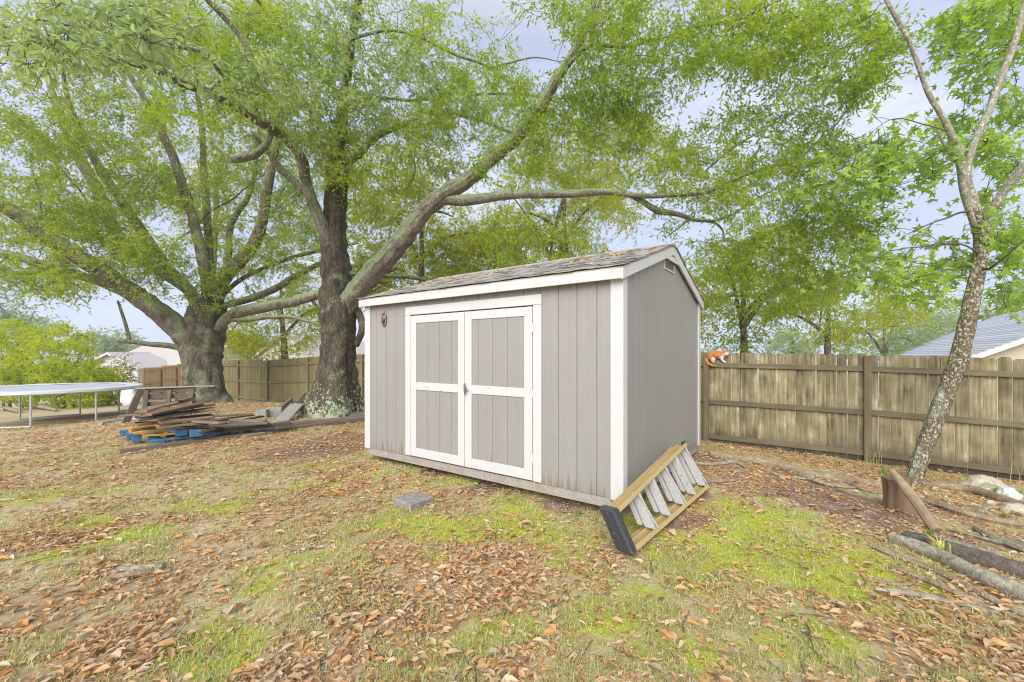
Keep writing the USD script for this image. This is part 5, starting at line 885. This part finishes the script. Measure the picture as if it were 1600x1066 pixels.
log('bark_piece', 'upper of two pale pieces of bark on the leaves at lower left', 'bark', [(182, 891, 9), (215, 888, 10), (256, 884, 8)], log_mossy)
log('bark_piece', 'lower darker piece of bark on the leaves at lower left', 'bark', [(176, 902, 8), (205, 899, 9), (236, 893, 6)], log_tan)
log('twig', 'thin grey twig on the dirt left of the shed', 'twig', [(484, 689, 2.2), (500, 690, 2.2), (530, 693, 2), (556, 691, 1.6)], log_tan)
log('twig', 'twig pointing out of the moss left of the ladder cap', 'twig', [(958, 845, 1.8), (966, 858, 2), (975, 870, 2)], log_dark)
log('twig', 'pale thin twig beside the lower ladder rail', 'twig', [(1007, 845, 3), (1030, 848, 3), (1050, 853, 3)], log_mossy)
for pts, m, lab in LOGS: log('fallen_log', lab, 'log', pts, globals()[m])
# stump, split log leaning on it
p = atg(1405, 797); r = 17.5 * p[1] / F
s = np.array([[*p, 0]] * 5); s[:, 2] += (-.08, .0, .12, .24, .33); s[:, 0] += (0, 0, -.012, -.02, -.03); s[:, 3] = (r * 1.08, r * 1.03, r, r * .98, r * .95)
st = thing('tree_stump', 'brown upright log stump in front of the leaning maple', 'stump')
part(st, 'stump_body', tube(s[:, :3], s[:, 3], 26, rough=.075, seed=3, freq=9), wood('stump_bark', [(.14, .085, .05), (.30, .20, .12), (.42, .31, .20)], grain=(22, 22, 3), use='world'), smooth=40)
pa, pb = at(1393, 735, p[1] - .10), atg(1463, 833); pm = (pa + pb) / 2 + (0, 0, .03); s = spline(np.array([[*pa, .028], [*pm, .045], [*(pb + (0, 0, .02)), .042]]), .05)
v, f = tube(s[:, :3], s[:, 3], 10, rough=.03, seed=8, freq=9); part(None, 'split_log', (v, f), split_m, label='split weathered log leaning on the stump by the maple', cat='log')
for k, (pts, lab) in enumerate((([(1480, 826, 4), (1540, 842, 5), (1600, 858, 5)], 'straight thin stick parallel to the dark log, on the fence side'), ([(1500, 955, 5), (1545, 948, 5), (1600, 972, 4)], 'forked thin stick at the lower right edge below the mossy log'), ([(1250, 742, 4), (1290, 757, 4), (1335, 762, 3)], 'thin crooked stick below the long branch by the fence'), ([(1410, 768, 4), (1360, 752, 4), (1310, 748, 3)], 'dry twiggy stick ending at the left of the stump'), ([(1530, 800, 5), (1565, 795, 5), (1600, 806, 4)], 'short stick below the small stone at the right edge'), ([(1440, 905, 4), (1400, 912, 4), (1350, 905, 3)], 'slim stick in the moss left of the bent branch'), ([(1195, 735, 4), (1225, 745, 3), (1262, 748, 3)], 'short thin stick on leaves under the long fence branch'))):
    log('fallen_branch', lab, 'branch', pts, log_tan if k % 2 else log_mossy)
# rocks
rock_m = paint('pale_rock', (.50, .44, .33), .95, dirt=(.30, .27, .19), dirt_cut=(.5, .7), scale=7, bump=.9, fine=30, vary=.2)
moss_rock = paint('mossy_rock', (.34, .32, .20), .95, dirt=(.22, .26, .10), dirt_cut=(.45, .6), scale=8, bump=.9, fine=30, vary=.2)
white_rock = paint('whitish_rock', (.58, .58, .55), .95, dirt=(.26, .34, .18), dirt_cut=(.5, .65), scale=9, bump=.9, fine=30, vary=.2)
for px, py, w, h, m, sd, lab in ((1535, 767, 72, 32, rock_m, 1, 'large pale rock against the right fence'), (1548, 772, 42, 20, moss_rock, 2, 'low mossy rock in front of the large pale rock'), (1576, 778, 36, 26, white_rock, 3, 'whitish rock with green weeds right of the mossy rock'), (1588, 802, 40, 22, rock_m, 4, 'tan rock half under the split branch at the right edge'), (1548, 788, 14, 9, rock_m, 5, 'small stone propping up the pale split branch')):
    p = atg(px, py); sx, sz = w * p[1] / F / 2, h * p[1] / F; b = trimesh.creation.icosphere(4, 1.0); v = np.array(b.vertices); v = v * (1 + .55 * (meshkit.fbm(v * 1.3 + sd * 7, 3, sd) - .5))[:, None]; v = np.round(v * 3.2 + .0) / 3.2 * .25 + v * .75; v = v * (sx, sx * .7, sz) + p - (0, 0, sz * .25)
    part(None, 'rock', (v, b.faces), m, smooth=35, label=lab, cat='rock')

# ------------------------------------------------------------ the cat on the fence
cat_m = mat('cat_fur', {'g': ('geometry', {}), 'at': ('attribute', {'attribute': 'tint'}), 'n': ('noise_texture', {'scale': 70.0, 'detail': 4.0}), 'r': ('rgb_ramp', {'ramp': [(.3, (.72,) * 3), (.7, (1.1,) * 3)]}), 'x': ('mix', {'mix_type': 'multiply', 'fac': 1.0}), 'b': ('bump', {'strength': .6, 'distance': .01}), 'p': ('principled_bsdf', {'roughness': .85, 'sheen_weight': .3})}, [('g.position', 'n.vector'), ('n.fac', 'r.fac'), ('at.color', 'x.color1'), ('r.color', 'x.color2'), ('x.color', 'p.base_color'), ('n.fac', 'b.height'), ('b.normal', 'p.normal')])
import manifold3d as m3
def chain_body(bones, seg=20):
    """Hulls of the spheres at the two joints of every bone, joined into one body."""
    out = None
    for (p, r), (q, s) in bones:
        h = m3.Manifold.hull_points(np.vstack([np.array(trimesh.creation.icosphere(2, r).vertices) + p, np.array(trimesh.creation.icosphere(2, s).vertices) + q])); out = h if out is None else out + h
    m = out.refine_to_length(.012).to_mesh(); t = trimesh.Trimesh(m.vert_properties[:, :3], m.tri_verts); trimesh.smoothing.filter_taubin(t, lamb=.5, nu=.53, iterations=12); return t
# cat frame: x forwards (towards picture right), y to its left (away from the camera), z up, feet at z = 0
J = dict(hip=((-.12, 0, .165), .098), mid=((-.03, 0, .185), .100), chest=((.08, 0, .165), .084), neck=((.135, -.02, .20), .058), head=((.18, -.04, .212), .066), muz=((.202, -.092, .196), .027), chin=((.195, -.085, .184), .025),
         shL=((.085, .035, .12), .040), elL=((.075, .038, .075), .024), paL=((.11, .036, .018), .016), ptL=((.135, .034, .013), .014), shR=((.09, -.035, .115), .040), elR=((.105, -.036, .07), .024), paR=((.155, -.034, .018), .017), ptR=((.178, -.034, .013), .015),
         thL=((-.12, .045, .115), .055), knL=((-.075, .05, .07), .034), hkL=((-.13, .048, .035), .019), ftL=((-.08, .046, .013), .015), thR=((-.11, -.048, .11), .058), knR=((-.06, -.05, .065), .036), hkR=((-.12, -.048, .033), .02), ftR=((-.06, -.046, .013), .016),
         t0=((-.185, -.02, .14), .030), t1=((-.215, -.06, .06), .030), t2=((-.17, -.085, -.02), .032), t3=((-.09, -.09, -.055), .030), t4=((-.03, -.088, -.065), .018),
         eL0=((.148, -.035, .262), .020), eL1=((.140, -.034, .305), .006), eR0=((.212, -.045, .262), .020), eR1=((.222, -.045, .305), .006))
bones = [(J[a], J[b]) for a, b in ('hip mid', 'mid chest', 'chest neck', 'neck head', 'head muz', 'muz chin', 'chest shL', 'shL elL', 'elL paL', 'paL ptL', 'chest shR', 'shR elR', 'elR paR', 'paR ptR', 'hip thL', 'thL knL', 'knL hkL', 'hkL ftL', 'hip thR', 'thR knR', 'knR hkR', 'hkR ftR', 'hip t0', 't0 t1', 't1 t2', 't2 t3', 't3 t4', 'head eL0', 'eL0 eL1', 'head eR0', 'eR0 eR1') for a, b in [(a, b)]] if False else [(J[a], J[b]) for a, b in (s.split() for s in ('hip mid', 'mid chest', 'chest neck', 'neck head', 'head muz', 'muz chin', 'chest shL', 'shL elL', 'elL paL', 'paL ptL', 'chest shR', 'shR elR', 'elR paR', 'paR ptR', 'hip thL', 'thL knL', 'knL hkL', 'hkL ftL', 'hip thR', 'thR knR', 'knR hkR', 'hkR ftR', 'hip t0', 't0 t1', 't1 t2', 't2 t3', 't3 t4', 'eL0 eL1', 'eR0 eR1'))]
bones = [(( np.array(a[0]), a[1]), (np.array(b[0]), b[1])) for a, b in bones]
ct = chain_body(bones); cv = np.array(ct.vertices); cv = cv + np.array(ct.vertex_normals) * ((meshkit.fbm(cv * 45, 2, 6) - .5) * .008)[:, None]
rail_d = dv; FEET = np.array([*(A + dv * .19), 0]); rz = 1.485 - 1.79 + 1.555 + .045
CS = np.diag([.86, .86, .86, 1.0])
CM = frame((FEET[0] + dv[1] * .03, FEET[1] - dv[0] * .03, rz), (dv[0], dv[1], 0))
org, wht = np.array([.62, .235, .055]), np.array([.80, .74, .68])
stripe = .5 + .5 * np.sin(cv[:, 0] * 95 + 8 * meshkit.noise(cv * 22, 3)); col = org * (.70 + .45 * stripe[:, None])
w = np.zeros(len(cv))
w = np.maximum(w, ss(.045, .025, cv[:, 2]) * (cv[:, 0] > -.09)); w = np.maximum(w, ss(.035, .075, cv[:, 0]) * ss(.16, .12, cv[:, 2]) * ss(.02, .06, cv[:, 0])); w = np.maximum(w, (np.linalg.norm(cv - (.203, -.10, .190), axis=1) < .05)); w = np.maximum(w, (np.linalg.norm(cv - (.16, -.09, .15), axis=1) < .06)); w = np.maximum(w, (np.linalg.norm(cv - (-.07, -.08, .075), axis=1) < .045) * 1.0)
w = np.where(cv[:, 2] < 0.0, 0, w); w = np.clip(w + (meshkit.noise(cv * 60, 9) - .5) * .4 * (w > .05) * (w < .95), 0, 1)
cat_t = thing('cat', 'orange and white cat walking along the top rail of the right fence', 'cat', M=CM @ CS)
part(cat_t, 'body', (cv, ct.faces), cat_m, smooth=True, tint=col * (1 - w[:, None]) + wht * w[:, None])
eye_m = mat('cat_eye', {'p': ('principled_bsdf', {'base_color': (.16, .17, .04), 'roughness': .1})}); nose_m = mat('cat_nose', {'p': ('principled_bsdf', {'base_color': (.55, .25, .22), 'roughness': .5})})
for e in ((.158, -.100, .226), (.212, -.100, .226)): part(cat_t, 'eye', apply(np.array([[.009, 0, 0, e[0]], [0, .007, 0, e[1]], [0, 0, .009, e[2]], [0, 0, 0, 1.0]]), trimesh.creation.icosphere(2, 1.0)), eye_m, smooth=True)
part(cat_t, 'nose', apply(np.array([[.008, 0, 0, .203], [0, .006, 0, -.119], [0, 0, .006, .203], [0, 0, 0, 1.0]]), trimesh.creation.icosphere(2, 1.0)), nose_m, smooth=True)

# ------------------------------------------------------------ houses beyond the fences
white_wall = wood('house_siding', [(.55, .55, .53), (.66, .66, .64)], grain=(.4, .4, .4), vary=.02, use='world', bump=.1); beige_wall = paint('beige_wall', (.56, .50, .38), .8, vary=.05); pale_roof = mat('pale_house_shingle', {'g': ('geometry', {}), 'n': ('noise_texture', {'scale': 9.0, 'detail': 6.0}), 'r': ('rgb_ramp', {'ramp': [(.3, (.46, .42, .38)), (.7, (.60, .55, .50))]}), 'p': ('principled_bsdf', {'roughness': .95})}, [('g.position', 'n.vector'), ('n.fac', 'r.fac'), ('r.color', 'p.base_color')])
slate_roof = mat('blue_grey_shingle', {'g': ('geometry', {}), 'at': ('attribute', {'attribute': 'tint'}), 'sc': ('separate_color', {}), 'n': ('noise_texture', {'scale': 18.0, 'detail': 6.0}), 'a': ('math', {'math_type': 'multiply_add', 'value2': .35}), 'r': ('rgb_ramp', {'ramp': [(.35, (.36, .375, .40)), (.85, (.56, .575, .61))]}), 'p': ('principled_bsdf', {'roughness': .9})}, [('g.position', 'n.vector'), ('at.color', 'sc.color'), ('sc.r', 'a.value1'), ('n.fac', 'a.value3'), ('a.value', 'r.fac'), ('r.color', 'p.base_color')])
glass_m = mat('dark_window_glass', {'p': ('principled_bsdf', {'base_color': (.03, .035, .04), 'roughness': .06, 'specular_ior_level': .8})})
def house(label, corner, d, length, depth, eave, ground, pitch, wall, roof, eave_over=.35, courses=0, rows=None):
    """A gabled house: corner where its near eave begins, d along the eave, depth to the left of d."""
    t = thing('house', label, 'house', M=frame((*corner, 0), (*d, 0))); rise = pitch * depth / 2; z1 = eave
    part(t, 'wall', box(0, length, 0, .2, ground, z1 - .02), wall); part(t, 'wall', box(0, length, depth - .2, depth, ground, z1 - .02), wall)
    for xa in (0, length - .2): part(t, 'gable_wall', prism([(.201, ground), (depth - .201, ground), (depth - .201, z1 + .06), (depth / 2, z1 + rise - .03), (.201, z1 + .06)], xa, xa + .2, 'x'), wall)
    o = eave_over; zr = lambda y: z1 + pitch * min(y, depth - y) + .03
    rf = None
    for s in (0, 1):
        yy = (lambda y: y) if s == 0 else (lambda y: depth - y)
        rf0 = part(t, 'roof', hull([(x, yy(y), zr(y) + dz) for x in (-o, length + o) for y in (-o, depth / 2) for dz in (0, .06)]), roof); rf = rf or rf0
        part(t, 'eave_board', box(-o, length + o, yy(-o) - (.03 if s == 0 else 0), yy(-o) + (.03 if s else 0), zr(-o) - .12, zr(-o) + .05), trim_m)
        for x in (-o - .031, length + o + .001): part(t, 'gable_trim', prism([(yy(-o), zr(-o) - .13), (yy(depth / 2), zr(depth / 2) - .13), (yy(depth / 2), zr(depth / 2) + .055), (yy(-o), zr(-o) + .055)][:: 1 if s == 0 else -1], x, x + .03, 'x'), trim_m)
    if courses:
        sl = math.hypot(1, pitch); V = []; run = depth / 2 + o; n = courses
        for c in range(n):
            y0, y1 = -o - .03 + run * c / n, -o + run * (c + 1.1) / n; y1 = min(y1, depth / 2)
            V.append(hull([(x, y, zr(y) + .062 + dz) for x in (-o, length + o) for y, dz in ((y0, .0), (y0, .022), (y1, .003), (y1, .0))]))
        part(t, 'shingle_courses', join(V), roof, kind='stuff', islands=[len(q[0]) for q in V])
    part(t, 'ridge_cap', hull([(x, depth / 2 + y, zr(depth / 2) + .065 + dz) for x in (-o, length + o) for y, dz in ((-.14, -.14 * pitch), (.14, -.14 * pitch), (0, .03))]), roof)
    for w0 in (length * .25, length * .65):
        wd = UsdGeom.Xform.Define(stage, numbered(str(t.GetPath()) + '/window')); part(wd, 'window_frame', join([box(w0, w0 + 1.1, -.05, -.002, z1 - 1.55, z1 - 1.45), box(w0, w0 + 1.1, -.05, -.002, z1 - .5, z1 - .4), box(w0, w0 + .09, -.05, -.002, z1 - 1.449, z1 - .501), box(w0 + 1.01, w0 + 1.1, -.05, -.002, z1 - 1.449, z1 - .501)]), trim_m); part(wd, 'pane', box(w0 + .091, w0 + 1.009, -.025, -.004, z1 - 1.448, z1 - .502), glass_m)
    return t
house('house with blue grey shingle roof behind the right fence', (16.7, 14.4), unit(np.array([.545, .84])), 9.5, 8.0, 1.42, -1.3, .50, beige_wall, slate_roof, courses=22) if False else None
hd = unit(np.array([-.545, -.84]))
house('house with blue grey shingle roof behind the right fence', (20.0 + 3.2, 20.3 + 5.0), hd, 12.6, 8.0, 1.50, -1.4, .50, beige_wall, slate_roof, courses=24)
# the left house: main roof sloping to us with a smaller white gable in front
house('white house with pale shingle roof far behind the trampoline', (-38.8, 40.5), unit(np.array([1, -.06])), 8.8, 9, .55, -2.4, .42, white_wall, pale_roof, courses=14)
gw = house('white gabled wing of the far left house', (-36.4, 40.2), unit(np.array([.06, 1])), 3.5, 5.2, .55, -2.4, .5, white_wall, pale_roof) if False else None
house('white gabled wing in front of the pale roofed left house', (-32.3, 36.6), unit(np.array([.0, 1.0])), 3.6, 4.6, .42, -2.4, .50, white_wall, pale_roof)
house('pale house gable glimpsed between the middle oak and the olive tree', (-15.9, 34.0), unit(np.array([.35, .94])), 8, 6.0, 1.4, -1.6, .6, white_wall, pale_roof)

# ------------------------------------------------------------ leaf litter, grass, weeds
rng = np.random.default_rng(33)
def scatter(n, r0, r1, power, fov=1.80):
    """Places in the camera's part of the yard, denser near by."""
    u = rng.uniform(0, 1, n); e = 2 - power; r = (r0 ** e + u * (r1 ** e - r0 ** e)) ** (1 / e); a = rng.uniform(-fov / 2, fov / 2, n); x, y = r * np.sin(a), r * np.cos(a)
    sx, sy = x + 2.0038, y - 5.8463; lx, ly = sx * .8092 - sy * .5875, sx * .5875 + sy * .8092
    fence_side = (x - A[0]) * dv[1] - (y - A[1]) * dv[0]      # keep to this side of the right fence
    ok = ~((lx > .1) & (lx < SW - .05) & (ly > .22) & (ly < SD)) & ~((fence_side < .04) & (x > 2.0)); return x[ok], y[ok]
x, y = scatter(190000, 1.7, 17, 1.15); m_, d_, l_, g_ = masks(x, y)
pk = np.clip(.16 + .62 * l_ * ss(.25, .62, nz(x, y, 3.4, 61)) - .22 * m_ - .15 * d_ + .10 * ss(.5, .7, nz(x, y, 6.0, 62)), .012, 1); k = rng.uniform(0, 1, len(x)) < pk * 1.05; x, y = x[k], y[k]; n = len(x); z = hz(x, y)
az = rng.uniform(0, 2 * np.pi, n); tilt = np.abs(rng.normal(.08, .22, n)); nr = unit(np.c_[rng.normal(0, .30, n), rng.normal(0, .30, n), np.ones(n)])
s = np.clip(rng.lognormal(-.08, .38, n), .4, 2.1) * (1 + np.hypot(x, y) / 22)
v, f = leaf_mesh(np.c_[x, y, z + rng.uniform(.004, .022, n)], np.c_[np.cos(az), np.sin(az), tilt], nr, (.038 * s), .018 * s * rng.uniform(.6, 1.3, n), fold=.18, droop=.12, shape=6)
part(None, 'leaf_litter', (v, f), dead_leaf_m, islands=7, label='fallen brown and orange leaves lying all over the yard', cat='fallen leaves', kind='stuff'); n_lit = n
x, y = scatter(260000, 1.65, 14, 1.45); m_, d_, l_, g_ = masks(x, y); k = rng.uniform(0, 1, len(x)) < np.clip(.22 + .5 * l_ - .25 * m_, .04, 1) * ss(.28, .6, nz(x, y, 5.0, 66)); x, y = x[k], y[k]; n = len(x); az = rng.uniform(0, 2 * np.pi, n)
s = rng.uniform(.5, 1.5, n) * (1 + np.hypot(x, y) / 14)
v, f = leaf_mesh(np.c_[x, y, hz(x, y) + rng.uniform(.002, .012, n)], np.c_[np.cos(az), np.sin(az), rng.normal(.05, .25, n)], unit(np.c_[rng.normal(0, .4, (n, 2)), np.ones(n)]), .021 * s, .011 * s, fold=.25, droop=.2)
part(None, 'leaf_fragments', (v, f), dead_leaf_m, islands=4, label='broken bits of dry leaves and bark littering the soil', cat='leaf litter', kind='stuff')
grass_m = leaf('grass_blade', [(.26, .32, .09), (.40, .44, .14), (.52, .52, .22), (.62, .56, .32), (.66, .57, .38)], trans=.35, rough=.5, clump=1.3, rnd=.9, drift=.5)
x, y = scatter(420000, 1.65, 10, 1.75); m_, d_, l_, g_ = masks(x, y)
pk = np.clip(.16 + .70 * g_ - .55 * d_ - .45 * l_ + .35 * m_ * ss(.45, .6, nz(x, y, 3.3, 63)), .01, 1) * ss(.30, .55, nz(x, y, 7.0, 64)); k = rng.uniform(0, 1, len(x)) < pk; x, y = x[k], y[k]; n = len(x); z = hz(x, y); far_s = 1 + np.hypot(x, y) / 9
v, f = blades(np.c_[x, y, z - .004], rng.uniform(.014, .045, n) * far_s ** .5, rng.uniform(.0022, .0042, n) * far_s, rng.uniform(.4, 1.3, n), rng.uniform(0, 2 * np.pi, n))
part(None, 'grass', (v, f), grass_m, islands=5, label='short thin grass growing in patches on the yard', cat='grass', kind='stuff'); n_gr = n
moss_m = leaf('moss_tuft', [(.28, .33, .045), (.42, .48, .06), (.52, .56, .09), (.57, .58, .16)], trans=.2, rough=.8, clump=1.6, spec=.2)
x, y = scatter(240000, 1.65, 9, 1.7); m_, d_, l_, g_ = masks(x, y); k = rng.uniform(0, 1, len(x)) < np.clip(m_ * 1.3 - .45, 0, 1) * ss(.35, .55, nz(x, y, 12.0, 65)); x, y = x[k], y[k]; n = len(x); far_s = 1 + np.hypot(x, y) / 8
v, f = blades(np.c_[x, y, hz(x, y) - .003], rng.uniform(.008, .02, n) * far_s ** .5, rng.uniform(.004, .008, n) * far_s, rng.uniform(.3, 1.1, n), rng.uniform(0, 2 * np.pi, n))
part(None, 'moss', (v, f), moss_m, islands=5, label='bright yellow green moss cushions on the lawn', cat='moss', kind='stuff')
twx, twy = scatter(420, 1.8, 12, 1.2); V = []
for a_, b_ in zip(twx, twy):
    l = rng.uniform(.06, .28); t = rng.uniform(0, 6.28); q = np.c_[a_ + np.linspace(-.5, .5, 4) * l * math.cos(t) + rng.normal(0, .01, 4), b_ + np.linspace(-.5, .5, 4) * l * math.sin(t) + rng.normal(0, .01, 4)]; V.append(tube(np.c_[q, hz(q[:, 0], q[:, 1]) + .012 + rng.uniform(0, .01, 4)], np.linspace(.004, .002, 4), 4, cap=False))
part(None, 'twig_litter', join(V), twig_m, label='small dry twigs strewn among the fallen leaves', cat='twigs', kind='stuff')
def weed(label, px, py, hgt, n, m, seed, wid=.010, name='weed', cat='weed', lean=.6):
    r = np.random.default_rng(seed); p = atg(px, py); b = p + np.c_[r.normal(0, hgt * .16, (n, 2)), np.zeros(n)]; part(None, name, blades(b, hgt * r.uniform(.6, 1.15, n), np.full(n, wid), lean * r.uniform(.3, 1.3, n), r.uniform(0, 6.28, n)), m, label=label, cat=cat, islands=5)
yel_m = leaf('yellow_weed', [(.55, .56, .10), (.68, .66, .20), (.75, .70, .32)], trans=.4); grn_m = leaf('green_weed', [(.10, .19, .04), (.18, .30, .06), (.28, .40, .10)], trans=.4)
weed('yellow weed sprouting between the mossy log and the dark log', 1469, 868, .15, 26, yel_m, 1, .013)
weed('fresh green grass tuft at the foot of the yellow weed', 1476, 876, .10, 50, grn_m, 2, .006)
weed('green tuft on bare soil left of the yellow weed', 1452, 838, .07, 36, grn_m, 3, .006); weed('small green tuft near the right edge beside the brown branch', 1567, 812, .08, 32, grn_m, 4, .006)
weed('low green weed at the foot of the whitish rock', 1592, 776, .09, 40, grn_m, 5, .012); weed('small weed by the fence post bottom', 1350, 716, .16, 16, grn_m, 6, .014); weed('little weed left of the stump', 1380, 742, .13, 18, grn_m, 7, .016); weed('small green weed under the fence near its middle', 1310, 728, .09, 14, grn_m, 8, .018)
weed('pale tall dry grass stalks before the fence left of the maple', 1370, 728, .30, 9, yel_m, 9, .006); weed('dry stalks beside the large rock', 1512, 742, .26, 7, yel_m, 10, .005); weed('dry bent stalk in front of the right end of the fence', 1590, 760, .42, 4, yel_m, 11, .006, lean=.35)
weed('grass tuft growing under the front edge of the shed', 672, 727, .09, 40, grn_m, 12, .006); weed('grass tuft by the right part of the shed front skid', 745, 758, .08, 30, grn_m, 13, .006); weed('grass tuft below the right end of the shed front', 905, 806, .07, 34, grn_m, 14, .006)
# ------------------------------------------------------------ the humid air over the yard
haze_m = mat('humid_air', {'v': ('principled_volume', {'color': (.93, .96, 1.0), 'density': HAZE, 'anisotropy': .2})}, surface=None, volume='v.volume')
part(None, 'haze', box(-260, 260, -260, 260, -8, 21), haze_m, kind='stuff', label='thin humid haze in the air')
